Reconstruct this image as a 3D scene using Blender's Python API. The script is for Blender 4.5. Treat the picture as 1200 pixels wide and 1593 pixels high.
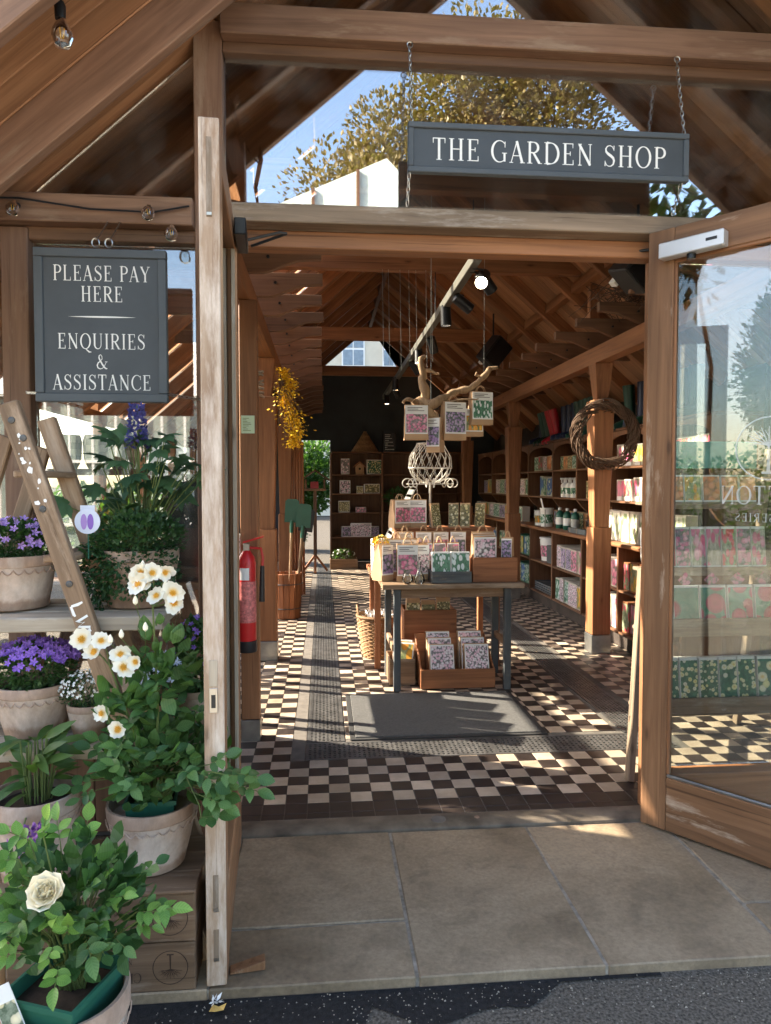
import bpy, bmesh, math, random
from mathutils import Vector, Matrix, noise as mnoise
R = math.radians
sc = bpy.context.scene
COL = sc.collection
for o in list(bpy.data.objects): bpy.data.objects.remove(o)
# ------------------------------------------------------------------ camera
cd = bpy.data.cameras.new('camera'); cam = bpy.data.objects.new('camera', cd); COL.objects.link(cam)
cd.sensor_fit = 'VERTICAL'; cd.sensor_height = 24.0; cd.lens = 24.0 * 1100 / 1593
cd.clip_start = 0.05; cd.clip_end = 2000
cam.location = (0, 0, 1.55)
cam.rotation_euler = (R(90 - 2.3166), 0, R(-5.0394))
sc.camera = cam
# ------------------------------------------------------------------ sky, sun, exposure
SUN = Vector((-0.80, 0.33, 0.50)).normalized()          # towards the sun
w = bpy.data.worlds.new('World'); sc.world = w; w.use_nodes = True
nt = w.node_tree; bg = nt.nodes['Background']
sky = nt.nodes.new('ShaderNodeTexSky'); sky.sky_type = 'NISHITA'; sky.sun_disc = False
sky.sun_elevation = math.asin(SUN.z); sky.sun_rotation = math.atan2(SUN.x, SUN.y)
sky.air_density = 1.0; sky.dust_density = 2.0; sky.ozone_density = 0.6
nt.links.new(sky.outputs[0], bg.inputs[0]); bg.inputs[1].default_value = 0.15
sl = bpy.data.lights.new('sun', 'SUN'); sl.energy = 5.0; sl.angle = R(0.53); sl.color = (1, 0.88, 0.70)
so = bpy.data.objects.new('sun', sl); COL.objects.link(so); so.location = (-10, 6, 12)
so.rotation_euler = (-SUN).to_track_quat('-Z', 'Y').to_euler()
sc.view_settings.view_transform = 'Standard'; sc.view_settings.look = 'None'
sc.view_settings.exposure = 2.3; sc.view_settings.gamma = 1.0
sc.view_settings.use_curve_mapping = False
sc.render.engine = 'CYCLES'
cy = sc.cycles; cy.use_denoising = True; cy.max_bounces = 8; cy.diffuse_bounces = 5; cy.glossy_bounces = 4
cy.transmission_bounces = 6; cy.transparent_max_bounces = 14; cy.caustics_reflective = False; cy.caustics_refractive = False
cy.sample_clamp_indirect = 6.0
# ------------------------------------------------------------------ materials
def newmat(name):
    m = bpy.data.materials.new(name); m.use_nodes = True
    n = m.node_tree.nodes; p = n['Principled BSDF']
    return m, m.node_tree, p
def N(nt, typ, **kw):
    n = nt.nodes.new(typ)
    for k, v in kw.items(): setattr(n, k, v)
    return n
def ramp(nt, stops):
    r = N(nt, 'ShaderNodeValToRGB'); e = r.color_ramp.elements
    while len(e) < len(stops): e.new(0.5)
    for q, (p, c) in zip(e, stops):
        q.position = p; q.color = (*c, 1) if len(c) == 3 else c
    return r
def coords(nt, scale=(1, 1, 1), rnd=True):
    tc = N(nt, 'ShaderNodeTexCoord'); mp = N(nt, 'ShaderNodeMapping'); mp.inputs['Scale'].default_value = scale
    src = tc.outputs['Object']
    if rnd:
        oi = N(nt, 'ShaderNodeObjectInfo'); ml = N(nt, 'ShaderNodeMath', operation='MULTIPLY'); ml.inputs[1].default_value = 37.0
        nt.links.new(oi.outputs['Random'], ml.inputs[0])
        ad = N(nt, 'ShaderNodeVectorMath', operation='ADD'); nt.links.new(src, ad.inputs[0]); nt.links.new(ml.outputs[0], ad.inputs[1]); src = ad.outputs[0]
    nt.links.new(src, mp.inputs['Vector']); return mp.outputs[0]
def tex(nt, vec, scale, detail=4, rough=.55, dist=0.0):
    t = N(nt, 'ShaderNodeTexNoise'); t.inputs['Scale'].default_value = scale; t.inputs['Detail'].default_value = detail
    t.inputs['Roughness'].default_value = rough; t.inputs['Distortion'].default_value = dist
    if vec: nt.links.new(vec, t.inputs['Vector'])
    return t
def mixc(nt, fac, a, b, blend='MIX'):
    m = N(nt, 'ShaderNodeMix', data_type='RGBA', blend_type=blend)
    if isinstance(fac, (int, float)): m.inputs[0].default_value = fac
    else: nt.links.new(fac, m.inputs[0])
    for s, x in ((6, a), (7, b)):
        if isinstance(x, tuple): m.inputs[s].default_value = (*x, 1)
        else: nt.links.new(x, m.inputs[s])
    return m.outputs[2]
def bump(nt, p, h, strength=.3, dist=.004):
    b = N(nt, 'ShaderNodeBump'); b.inputs['Strength'].default_value = strength; b.inputs['Distance'].default_value = dist
    nt.links.new(h, b.inputs['Height']); nt.links.new(b.outputs[0], p.inputs['Normal'])
def wood(name, dark, light, rough=.55, gs=1.0, wear=None, wearamt=.5, spec=.35, vary=.35):
    """grain runs along local Z"""
    m, nt, p = newmat(name)
    v = coords(nt, (26 * gs, 26 * gs, 1.3 * gs)); g = tex(nt, v, 1.0, 7, .62, .8)
    r = ramp(nt, [(.30, dark), (.72, light)]); nt.links.new(g.outputs[0], r.inputs[0])
    v2 = coords(nt, (3, 3, .7)); b = tex(nt, v2, 1.0, 3)
    r2 = ramp(nt, [(.3, (.62, .62, .62)), (.7, (1.15, 1.12, 1.08))]); nt.links.new(b.outputs[0], r2.inputs[0])
    c = mixc(nt, .8, r.outputs[0], r2.outputs[0], 'MULTIPLY')
    oi = N(nt, 'ShaderNodeObjectInfo'); mr = N(nt, 'ShaderNodeMapRange'); nt.links.new(oi.outputs['Random'], mr.inputs[0])
    mr.inputs[3].default_value = 1 - vary; mr.inputs[4].default_value = 1 + vary * .55
    cm = N(nt, 'ShaderNodeVectorMath', operation='SCALE'); nt.links.new(c, cm.inputs[0]); nt.links.new(mr.outputs[0], cm.inputs['Scale'])
    c = cm.outputs[0]
    v4 = coords(nt, (70 * gs, 70 * gs, .9 * gs)); ck = tex(nt, v4, 1.0, 4, .6, .3); rc = ramp(nt, [(.63, (1, 1, 1)), (.70, (.38, .34, .30))]); nt.links.new(ck.outputs[0], rc.inputs[0])
    v5 = coords(nt, (5, 5, 1.6)); kn = N(nt, 'ShaderNodeTexVoronoi'); kn.inputs['Scale'].default_value = 1.4; nt.links.new(v5, kn.inputs['Vector']); rk = ramp(nt, [(.035, (.30, .25, .22)), (.09, (.85, .82, .8)), (.16, (1, 1, 1))]); nt.links.new(kn.outputs['Distance'], rk.inputs[0])
    c = mixc(nt, .75, mixc(nt, .8, c, rc.outputs[0], 'MULTIPLY'), rk.outputs[0], 'MULTIPLY')
    if wear:
        v3 = coords(nt, (9, 9, 1.6)); wn = tex(nt, v3, 1.0, 9, .7)
        rw = ramp(nt, [(.62 - .3 * wearamt, (0, 0, 0)), (.70 - .1 * wearamt, (1, 1, 1))]); nt.links.new(wn.outputs[0], rw.inputs[0])
        c = mixc(nt, rw.outputs[0], c, wear)
    nt.links.new(c, p.inputs['Base Color'])
    rr = N(nt, 'ShaderNodeMapRange'); nt.links.new(g.outputs[0], rr.inputs[0]); rr.inputs[3].default_value = rough - .1; rr.inputs[4].default_value = rough + .18
    nt.links.new(rr.outputs[0], p.inputs['Roughness']); p.inputs['Specular IOR Level'].default_value = spec
    bump(nt, p, g.outputs[0], .35, .003)
    return m
def plain(name, col, rough=.5, var=.15, scale=6, metal=0, bmp=0.0, bscale=60, spec=.4, trans=0, rnd=0.0):
    m, nt, p = newmat(name)
    v = coords(nt); t = tex(nt, v, scale, 5)
    lo = tuple(max(0, c * (1 - var)) for c in col); hi = tuple(min(1, c * (1 + var)) for c in col)
    r = ramp(nt, [(.3, lo), (.7, hi)]); nt.links.new(t.outputs[0], r.inputs[0]); c = r.outputs[0]
    if rnd:
        oi = N(nt, 'ShaderNodeObjectInfo'); mr = N(nt, 'ShaderNodeMapRange'); nt.links.new(oi.outputs['Random'], mr.inputs[0])
        mr.inputs[3].default_value = 1 - rnd; mr.inputs[4].default_value = 1 + rnd * .5
        cm = N(nt, 'ShaderNodeVectorMath', operation='SCALE'); nt.links.new(c, cm.inputs[0]); nt.links.new(mr.outputs[0], cm.inputs['Scale']); c = cm.outputs[0]
    nt.links.new(c, p.inputs['Base Color'])
    p.inputs['Roughness'].default_value = rough; p.inputs['Metallic'].default_value = metal; p.inputs['Specular IOR Level'].default_value = spec
    if bmp:
        t2 = tex(nt, v, bscale, 4); bump(nt, p, t2.outputs[0], bmp, .004)
    return m
def leafmat(name, dark, light, rough=.45, trans=.25, veins=False):
    m, nt, p = newmat(name)
    oi = N(nt, 'ShaderNodeObjectInfo'); v = coords(nt); t = tex(nt, v, 9, 3)
    ad = N(nt, 'ShaderNodeMath', operation='ADD'); nt.links.new(t.outputs[0], ad.inputs[0])
    mu = N(nt, 'ShaderNodeMath', operation='MULTIPLY_ADD'); nt.links.new(oi.outputs['Random'], mu.inputs[0]); mu.inputs[1].default_value = .7; mu.inputs[2].default_value = -.35
    nt.links.new(mu.outputs[0], ad.inputs[1])
    r = ramp(nt, [(.2, dark), (.8, light)]); nt.links.new(ad.outputs[0], r.inputs[0])
    col = r.outputs[0]
    if veins:
        tc = N(nt, 'ShaderNodeTexCoord'); sp = N(nt, 'ShaderNodeSeparateXYZ'); nt.links.new(tc.outputs['Object'], sp.inputs[0])
        ab = N(nt, 'ShaderNodeMath', operation='ABSOLUTE'); nt.links.new(sp.outputs[1], ab.inputs[0])
        sv = N(nt, 'ShaderNodeMath', operation='MULTIPLY_ADD'); nt.links.new(ab.outputs[0], sv.inputs[0]); sv.inputs[1].default_value = -.9; nt.links.new(sp.outputs[0], sv.inputs[2])
        sn = N(nt, 'ShaderNodeMath', operation='PINGPONG'); nt.links.new(sv.outputs[0], sn.inputs[0]); sn.inputs[1].default_value = .0042
        mn = N(nt, 'ShaderNodeMath', operation='MINIMUM'); nt.links.new(ab.outputs[0], mn.inputs[0]); nt.links.new(sn.outputs[0], mn.inputs[1])
        rv = ramp(nt, [(.0003, (1.55, 1.45, 1.5)), (.0012, (1, 1, 1))]); nt.links.new(mn.outputs[0], rv.inputs[0])
        col = mixc(nt, 1, col, rv.outputs[0], 'MULTIPLY')
    nt.links.new(col, p.inputs['Base Color']); p.inputs['Roughness'].default_value = rough
    p.inputs['Specular IOR Level'].default_value = .35
    tr = N(nt, 'ShaderNodeBsdfTranslucent'); mx = N(nt, 'ShaderNodeMixShader'); mx.inputs[0].default_value = trans
    nt.links.new(mixc(nt, 1.0, r.outputs[0], (1.6, 1.9, .7), 'MULTIPLY'), tr.inputs['Color'])
    nt.links.new(p.outputs[0], mx.inputs[1]); nt.links.new(tr.outputs[0], mx.inputs[2])
    nt.links.new(mx.outputs[0], nt.nodes['Material Output'].inputs['Surface'])
    return m
def petalmat(name, tip, base, rough=.5, trans=.3, pos=.5):
    m, nt, p = newmat(name)
    tc = N(nt, 'ShaderNodeTexCoord'); ln = N(nt, 'ShaderNodeVectorMath', operation='LENGTH'); nt.links.new(tc.outputs['Object'], ln.inputs[0])
    r = ramp(nt, [(pos * .012, base), (pos * .045, tip)]); nt.links.new(ln.outputs['Value'], r.inputs[0])
    nt.links.new(r.outputs[0], p.inputs['Base Color']); p.inputs['Roughness'].default_value = rough
    tr = N(nt, 'ShaderNodeBsdfTranslucent'); mx = N(nt, 'ShaderNodeMixShader'); mx.inputs[0].default_value = trans
    nt.links.new(r.outputs[0], tr.inputs['Color']); nt.links.new(p.outputs[0], mx.inputs[1]); nt.links.new(tr.outputs[0], mx.inputs[2])
    nt.links.new(mx.outputs[0], nt.nodes['Material Output'].inputs['Surface'])
    return m
def glassmat(name, refl=.10, tint=(.93, .95, .93), dirt=.03):
    m, nt, p = newmat(name); nt.nodes.remove(p)
    tr = N(nt, 'ShaderNodeBsdfTransparent'); tr.inputs[0].default_value = (*tint, 1)
    gl = N(nt, 'ShaderNodeBsdfGlossy'); gl.inputs['Roughness'].default_value = 0.0; gl.inputs[0].default_value = (1, 1, 1, 1)
    lw = N(nt, 'ShaderNodeFresnel'); lw.inputs['IOR'].default_value = 1.5
    ad = N(nt, 'ShaderNodeMath', operation='ADD', use_clamp=True); nt.links.new(lw.outputs[0], ad.inputs[0]); ad.inputs[1].default_value = refl
    mx = N(nt, 'ShaderNodeMixShader'); nt.links.new(ad.outputs[0], mx.inputs[0]); nt.links.new(tr.outputs[0], mx.inputs[1]); nt.links.new(gl.outputs[0], mx.inputs[2])
    df = N(nt, 'ShaderNodeBsdfDiffuse'); df.inputs[0].default_value = (.75, .74, .7, 1)
    v = coords(nt); t = tex(nt, v, 3.5, 6, .7); rd = ramp(nt, [(.45, (0, 0, 0)), (.85, (dirt * 3,) * 3)]); nt.links.new(t.outputs[0], rd.inputs[0])
    m2 = N(nt, 'ShaderNodeMixShader'); nt.links.new(rd.outputs[0], m2.inputs[0]); nt.links.new(mx.outputs[0], m2.inputs[1]); nt.links.new(df.outputs[0], m2.inputs[2])
    nt.links.new(m2.outputs[0], nt.nodes['Material Output'].inputs['Surface'])
    return m
def printmat(name, bg1, bg2, fl1, fl2, scale=38, size=.55, squash=(1, 1, 1), rough=.4, centre=None):
    """flower photograph printed on card: blossoms on foliage"""
    m, nt, p = newmat(name)
    v = coords(nt, squash); oi = N(nt, 'ShaderNodeObjectInfo'); mr = N(nt, 'ShaderNodeMapRange'); nt.links.new(oi.outputs['Random'], mr.inputs[0]); mr.inputs[3].default_value = .5; mr.inputs[4].default_value = 1.5
    vs = N(nt, 'ShaderNodeVectorMath', operation='SCALE'); nt.links.new(v, vs.inputs[0]); nt.links.new(mr.outputs[0], vs.inputs['Scale']); v = vs.outputs[0]
    wn = tex(nt, v, scale * .8, 3); wv = N(nt, 'ShaderNodeMix', data_type='VECTOR'); wv.inputs[0].default_value = .006
    nt.links.new(v, wv.inputs[4]); nt.links.new(wn.outputs[1], wv.inputs[5])
    vo = N(nt, 'ShaderNodeTexVoronoi'); vo.inputs['Scale'].default_value = scale; nt.links.new(wv.outputs[1], vo.inputs['Vector'])
    g = tex(nt, v, scale * 1.6, 4, .7); rg = ramp(nt, [(.35, bg1), (.65, bg2)]); nt.links.new(g.outputs[0], rg.inputs[0])
    sx = N(nt, 'ShaderNodeSeparateColor'); nt.links.new(vo.outputs['Color'], sx.inputs[0])
    fc = mixc(nt, sx.outputs[0], fl1, fl2)
    sh = ramp(nt, [(0, centre or (.75, .75, .75)), (.25, (1, 1, 1)), (size + .15, (.55, .55, .55))]); nt.links.new(vo.outputs['Distance'], sh.inputs[0])
    fc = mixc(nt, 1, fc, sh.outputs[0], 'MULTIPLY')
    mk = ramp(nt, [(size - .03, (1, 1, 1)), (size + .03, (0, 0, 0))]); nt.links.new(vo.outputs['Distance'], mk.inputs[0])
    nt.links.new(mixc(nt, mk.outputs[0], rg.outputs[0], fc), p.inputs['Base Color']); p.inputs['Roughness'].default_value = rough
    return m
def emit(name, col, s):
    m, nt, p = newmat(name); p.inputs['Base Color'].default_value = (*col, 1)
    p.inputs['Emission Color'].default_value = (*col, 1); p.inputs['Emission Strength'].default_value = s
    return m
def tilemat(name, lo, hi, rough):
    m, nt, p = newmat(name)
    oi = N(nt, 'ShaderNodeObjectInfo'); tc = N(nt, 'ShaderNodeTexCoord'); geo = N(nt, 'ShaderNodeNewGeometry')
    t = tex(nt, geo.outputs['Position'], 11, 6, .65); t2 = tex(nt, geo.outputs['Position'], 1.6, 3)
    r = ramp(nt, [(.3, lo), (.7, hi)]); nt.links.new(t.outputs[0], r.inputs[0])
    # every tile its own shade: value from the tile grid cell
    sn = N(nt, 'ShaderNodeVectorMath', operation='SNAP'); ofs = N(nt, 'ShaderNodeVectorMath', operation='SUBTRACT'); ofs.inputs[1].default_value = (TX0, TY0, 0)
    nt.links.new(geo.outputs['Position'], ofs.inputs[0]); nt.links.new(ofs.outputs[0], sn.inputs[0]); sn.inputs[1].default_value = (TS, TS, 10)
    wn = N(nt, 'ShaderNodeTexWhiteNoise'); nt.links.new(sn.outputs[0], wn.inputs['Vector'])
    mr = N(nt, 'ShaderNodeMapRange'); nt.links.new(wn.outputs['Value'], mr.inputs[0]); mr.inputs[3].default_value = .72; mr.inputs[4].default_value = 1.15
    cm = N(nt, 'ShaderNodeVectorMath', operation='SCALE'); nt.links.new(r.outputs[0], cm.inputs[0]); nt.links.new(mr.outputs[0], cm.inputs['Scale'])
    rd = ramp(nt, [(.35, (.68, .66, .62)), (.6, (1, 1, 1))]); nt.links.new(t2.outputs[0], rd.inputs[0])
    nt.links.new(mixc(nt, .7, cm.outputs[0], rd.outputs[0], 'MULTIPLY'), p.inputs['Base Color'])
    rr = N(nt, 'ShaderNodeMapRange'); nt.links.new(t.outputs[0], rr.inputs[0]); rr.inputs[3].default_value = rough - .1; rr.inputs[4].default_value = rough + .2
    nt.links.new(rr.outputs[0], p.inputs['Roughness']); bump(nt, p, t.outputs[0], .08, .003)
    return m
def stonemat():
    m, nt, p = newmat('sandstone_flag'); v = coords(nt)
    a = tex(nt, v, 1.6, 6, .62, .4); b = tex(nt, v, 55, 6, .7); c = tex(nt, v, 7, 5, .7, .8)
    r = ramp(nt, [(.28, (.150, .110, .070)), (.5, (.265, .200, .132)), (.75, (.36, .28, .19))]); nt.links.new(a.outputs[0], r.inputs[0])
    r2 = ramp(nt, [(.3, (.72, .72, .72)), (.7, (1.2, 1.2, 1.2))]); nt.links.new(b.outputs[0], r2.inputs[0])
    r3 = ramp(nt, [(.30, (.62, .62, .64)), (.52, (1, 1, 1))]); nt.links.new(c.outputs[0], r3.inputs[0])
    col = mixc(nt, .75, mixc(nt, .8, r.outputs[0], r2.outputs[0], 'MULTIPLY'), r3.outputs[0], 'MULTIPLY')
    nt.links.new(col, p.inputs['Base Color']); p.inputs['Roughness'].default_value = .62; p.inputs['Specular IOR Level'].default_value = .3
    bump(nt, p, b.outputs[0], .25, .004); return m
def claymat(name, c0, c1, stain):
    m, nt, p = newmat(name); v = coords(nt, (1, 1, .6)); a = tex(nt, v, 9, 7, .68, .6); b = tex(nt, v, 34, 5, .7); c = tex(nt, v, 3.2, 5, .6, .5)
    r = ramp(nt, [(.32, c0), (.62, c1)]); nt.links.new(a.outputs[0], r.inputs[0])
    ws = ramp(nt, [(.56, (0, 0, 0)), (.68, (.75, .75, .75))]); nt.links.new(c.outputs[0], ws.inputs[0]); col = mixc(nt, ws.outputs[0], r.outputs[0], stain)
    r2 = ramp(nt, [(.3, (.8, .8, .8)), (.7, (1.12, 1.12, 1.12))]); nt.links.new(b.outputs[0], r2.inputs[0]); col = mixc(nt, 1, col, r2.outputs[0], 'MULTIPLY')
    tc = N(nt, 'ShaderNodeTexCoord'); sp = N(nt, 'ShaderNodeSeparateXYZ'); nt.links.new(tc.outputs['Object'], sp.inputs[0])
    ad = N(nt, 'ShaderNodeMath', operation='MULTIPLY_ADD'); nt.links.new(a.outputs[0], ad.inputs[0]); ad.inputs[1].default_value = .06; nt.links.new(sp.outputs[2], ad.inputs[2])
    dm = ramp(nt, [(.062, (.60, .50, .42)), (.078, (1, 1, 1))]); nt.links.new(ad.outputs[0], dm.inputs[0]); col = mixc(nt, .8, col, dm.outputs[0], 'MULTIPLY')
    nt.links.new(col, p.inputs['Base Color']); p.inputs['Roughness'].default_value = .9; p.inputs['Specular IOR Level'].default_value = .2; bump(nt, p, b.outputs[0], .3, .004); return m
TS = 0.106; TX0 = -0.293 - TS * 20; TY0 = 3.285
M = {}
M['oak'] = wood('oak_timber', (.215, .088, .036), (.41, .188, .086), .50, vary=.2)
M['oakdk'] = wood('dark_oak_timber', (.13, .065, .036), (.25, .135, .078), .55, vary=.25)
M['porch'] = wood('porch_timber', (.16, .086, .054), (.32, .185, .120), .6, vary=.2, wear=(.28, .19, .13), wearamt=.25)
M['roofb'] = wood('roof_board', (.28, .135, .066), (.48, .255, .135), .6, vary=.28)
M['grey'] = wood('weathered_timber', (.16, .115, .08), (.34, .25, .175), .75, wear=(.40, .34, .28), wearamt=.3, vary=.15)
M['bleach'] = wood('bleached_door_edge', (.30, .19, .12), (.52, .38, .27), .8, gs=1.4, wear=(.70, .60, .51), wearamt=.55, vary=.1)
M['door'] = wood('door_timber', (.16, .078, .037), (.31, .162, .082), .55, wear=(.45, .34, .25), wearamt=.15, vary=.12)
M['plank'] = wood('shelf_plank', (.30, .24, .18), (.52, .44, .34), .8, wear=(.5, .45, .38), wearamt=.3)
M['ladder'] = wood('ladder_timber', (.20, .125, .075), (.40, .27, .17), .75, wear=(.46, .34, .24), wearamt=.3, vary=.12)
M['crate'] = wood('crate_board', (.15, .088, .05), (.34, .215, .13), .75, wear=(.30, .22, .16), wearamt=.25)
M['table'] = wood('table_top', (.16, .10, .06), (.33, .22, .135), .6, wear=(.30, .23, .17), wearamt=.3)
M['bluepaint'] = wood('worn_blue_paint', (.055, .065, .075), (.13, .145, .155), .7, wear=(.22, .17, .12), wearamt=.2)
M['cedar'] = wood('cedar_box', (.24, .09, .035), (.46, .19, .085), .55)
M['drift'] = wood('driftwood', (.28, .17, .09), (.58, .40, .24), .75)
M['twig'] = wood('twig', (.07, .042, .028), (.19, .12, .08), .8)
M['wicker'] = wood('wicker', (.20, .105, .045), (.42, .25, .12), .7, gs=2)
M['shelf'] = wood('shelf_timber', (.12, .054, .026), (.24, .115, .058), .5, vary=.2)
M['wallr'] = plain('dark_wall_boarding', (.050, .036, .028), .8, .3)
M['wallb'] = plain('blue_black_wall', (.032, .042, .050), .7, .25, 2)
M['slate'] = plain('painted_sign_board', (.055, .063, .072), .5, .12, 5, bmp=.1, bscale=40)
M['slate2'] = plain('painted_sign_frame', (.07, .08, .09), .5, .12, 5)
M['white'] = plain('white_paint', (.80, .79, .76), .5, .04)
M['metal'] = plain('galvanised_metal', (.45, .44, .42), .35, .15, metal=1)
M['zinc'] = plain('zinc_boot', (.34, .34, .33), .4, .25, 8, metal=1)
M['alu'] = plain('aluminium_case', (.62, .62, .62), .42, .05, metal=.6)
M['iron'] = plain('cast_iron', (.095, .092, .09), .45, .35, 12, metal=.35, bmp=.2)
M['black'] = plain('black_plastic', (.018, .018, .02), .4, .1)
M['blackm'] = plain('black_metal', (.02, .021, .023), .35, .1, metal=.4)
M['track'] = plain('grey_track', (.15, .145, .125), .4, .08, metal=.3)
M['green'] = plain('green_plastic', (.022, .105, .070), .35, .12)
M['boot'] = plain('green_rubber', (.012, .06, .04), .35, .15)
M['navy'] = plain('navy_rubber', (.015, .025, .06), .35, .15)
M['redrub'] = plain('red_rubber', (.42, .02, .03), .35, .1)
M['red'] = plain('red_enamel', (.52, .018, .02), .3, .06)
M['terra'] = plain('terracotta', (.52, .25, .14), .85, .2, 5, bmp=.25, bscale=40)
M['pale'] = claymat('pale_clay', (.36, .26, .20), (.54, .42, .34), (.60, .53, .47))
M['paleband'] = claymat('clay_rim', (.30, .20, .145), (.45, .32, .245), (.52, .45, .39))
M['kraft'] = plain('kraft_paper', (.46, .29, .165), .8, .12, 8, bmp=.3, bscale=14)
M['paper'] = plain('white_card', (.78, .77, .75), .6, .03)
M['carton'] = plain('carton_board', (.52, .47, .40), .6, .08)
M['soil'] = plain('soil', (.035, .022, .014), .95, .4, 30, bmp=.8, bscale=40)
M['stone'] = stonemat()
M['joint'] = plain('mortar', (.25, .22, .18), .9, .5, 22)
M['sill'] = plain('worn_threshold_stone', (.115, .094, .072), .6, .5, 9, bmp=.2, bscale=30)
M['asph'] = plain('asphalt', (.105, .092, .076), .95, .65, 110, bmp=.9, bscale=160, spec=.1)
M['tar'] = plain('black_tar', (.016, .016, .017), .75, .4, 60, bmp=.9, bscale=90, spec=.2)
M['mat'] = plain('grey_door_mat', (.085, .084, .082), .95, .18, 60, bmp=.9, bscale=220)
M['matedge'] = plain('mat_rubber_edge', (.03, .03, .03), .7, .1)
M['grout'] = plain('grout', (.13, .115, .10), .9, .2, 20)
M['tileB'] = tilemat('black_tile', (.018, .013, .012), (.045, .032, .028), .38)
M['tileW'] = tilemat('buff_tile', (.40, .315, .235), (.56, .46, .36), .42)
M['glass'] = glassmat('window_glass', .13, dirt=.05)
M['glassup'] = glassmat('upper_window_glass', .30, dirt=.03)
M['glassd'] = glassmat('door_glass', .012, dirt=.004)
M['bounce'] = plain('pale_bounce_sheet', (.42, .36, .28), .9, .25, 30, bmp=.5)  # pale colour for the added sheet that bounces sunlight
M['glassr'] = glassmat('roof_glass', .0, tint=(.96, .97, .96), dirt=.002)
M['etch'] = plain('etched_glass', (.75, .78, .78), .7, .03)
_n = M['etch'].node_tree; _t = N(_n, 'ShaderNodeBsdfTransparent'); _m = N(_n, 'ShaderNodeMixShader'); _m.inputs[0].default_value = .42
_n.links.new(_t.outputs[0], _m.inputs[1]); _n.links.new(_n.nodes['Principled BSDF'].outputs[0], _m.inputs[2]); _n.links.new(_m.outputs[0], _n.nodes['Material Output'].inputs['Surface'])
M['stem'] = leafmat('stem', (.06, .10, .03), (.14, .18, .06))
M['leafR'] = leafmat('rose_leaf', (.030, .078, .022), (.095, .180, .050), veins=True)
M['leafL'] = leafmat('young_rose_leaf', (.075, .17, .03), (.17, .30, .06), veins=True)
M['leafD'] = leafmat('dark_leaf', (.022, .062, .022), (.065, .135, .045))
M['leafA'] = leafmat('monkshood_leaf', (.032, .080, .036), (.085, .165, .07))
M['leafC'] = leafmat('campanula_leaf', (.03, .075, .022), (.09, .16, .05))
M['leafT'] = leafmat('tree_leaf', (.075, .060, .020), (.19, .145, .055), trans=.2)
M['leafG'] = leafmat('garden_leaf', (.035, .08, .018), (.10, .17, .04), trans=.3)
M['cream'] = petalmat('cream_petal', (.86, .83, .72), (.85, .60, .14))
M['yrose'] = plain('yellow_rose_petal', (.88, .80, .60), .5, .08, 25)
M['stam'] = plain('stamen', (.72, .36, .03), .6, .2)
M['violet'] = plain('violet_petal', (.26, .13, .52), .5, .2)
M['pviolet'] = plain('pale_violet_petal', (.38, .24, .58), .5, .2)
M['indigo'] = plain('indigo_petal', (.07, .07, .26), .5, .25)
M['mauve'] = plain('mauve_petal', (.24, .08, .30), .5, .25)
M['whitef'] = plain('white_petal', (.80, .80, .76), .5, .05)
M['bluew'] = plain('pale_blue_petal', (.62, .66, .78), .5, .08)
M['yellow'] = plain('yellow_blossom', (.78, .50, .02), .5, .2)
M['beige'] = plain('beige_render', (.62, .55, .43), .85, .06, 3)
M['bark'] = wood('bark', (.06, .045, .03), (.16, .12, .085), .9)
PW = {}
G1, G2 = (.02, .05, .02), (.07, .13, .05)
PW['pink'] = printmat('pink_flower_print', (.05, .07, .03), (.32, .22, .26), (.62, .10, .25), (.78, .36, .46), 34)
PW['lilac'] = printmat('lilac_flower_print', (.03, .05, .04), (.17, .20, .20), (.30, .18, .42), (.55, .46, .62), 38)
PW['white'] = printmat('white_flower_print', (.05, .05, .05), (.28, .26, .27), (.82, .80, .82), (.80, .48, .60), 52, .6)
PW['snow'] = printmat('snowdrop_print', (.02, .09, .05), (.10, .28, .16), (.80, .84, .82), (.62, .74, .74), 45, .42, (1, 1, .5))
PW['rose'] = printmat('red_tulip_print', (.06, .10, .03), (.40, .42, .30), (.62, .02, .04), (.82, .10, .18), 26, .5, (1, 1, .45))
PW['hot'] = printmat('pink_tulip_print', (.10, .12, .05), (.55, .50, .42), (.72, .05, .18), (.82, .35, .48), 26, .52, (1, 1, .4))
PW['yel'] = printmat('yellow_tulip_print', (.07, .13, .03), (.45, .42, .22), (.80, .52, .03), (.80, .30, .03), 26, .5, (1, 1, .4))
PW['wtul'] = printmat('white_tulip_print', (.12, .20, .07), (.36, .42, .24), (.80, .77, .66), (.74, .72, .56), 21, .6, (1, 1, .45))
PW['daff'] = printmat('daffodil_print', (.012, .07, .035), (.05, .20, .10), (.76, .70, .30), (.80, .76, .60), 30, .42, centre=(.9, .55, .1))
PW['peony'] = printmat('crimson_flower_print', (.03, .16, .10), (.10, .30, .20), (.45, .01, .05), (.55, .03, .09), 11, .55)
PW['peony2'] = printmat('rose_flower_print', (.04, .16, .09), (.12, .30, .20), (.58, .05, .10), (.66, .16, .20), 11, .55)
PW['orange'] = printmat('orange_flower_print', (.20, .10, .03), (.5, .25, .10), (.78, .24, .07), (.82, .42, .18), 16, .6)
PW['blue'] = printmat('blue_bag_print', (.02, .06, .22), (.05, .15, .40), (.70, .70, .55), (.15, .35, .20), 14, .4)
PW['seed'] = printmat('seed_packet_print', (.05, .05, .02), (.28, .24, .10), (.72, .66, .46), (.60, .50, .20), 50, .4)
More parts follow.
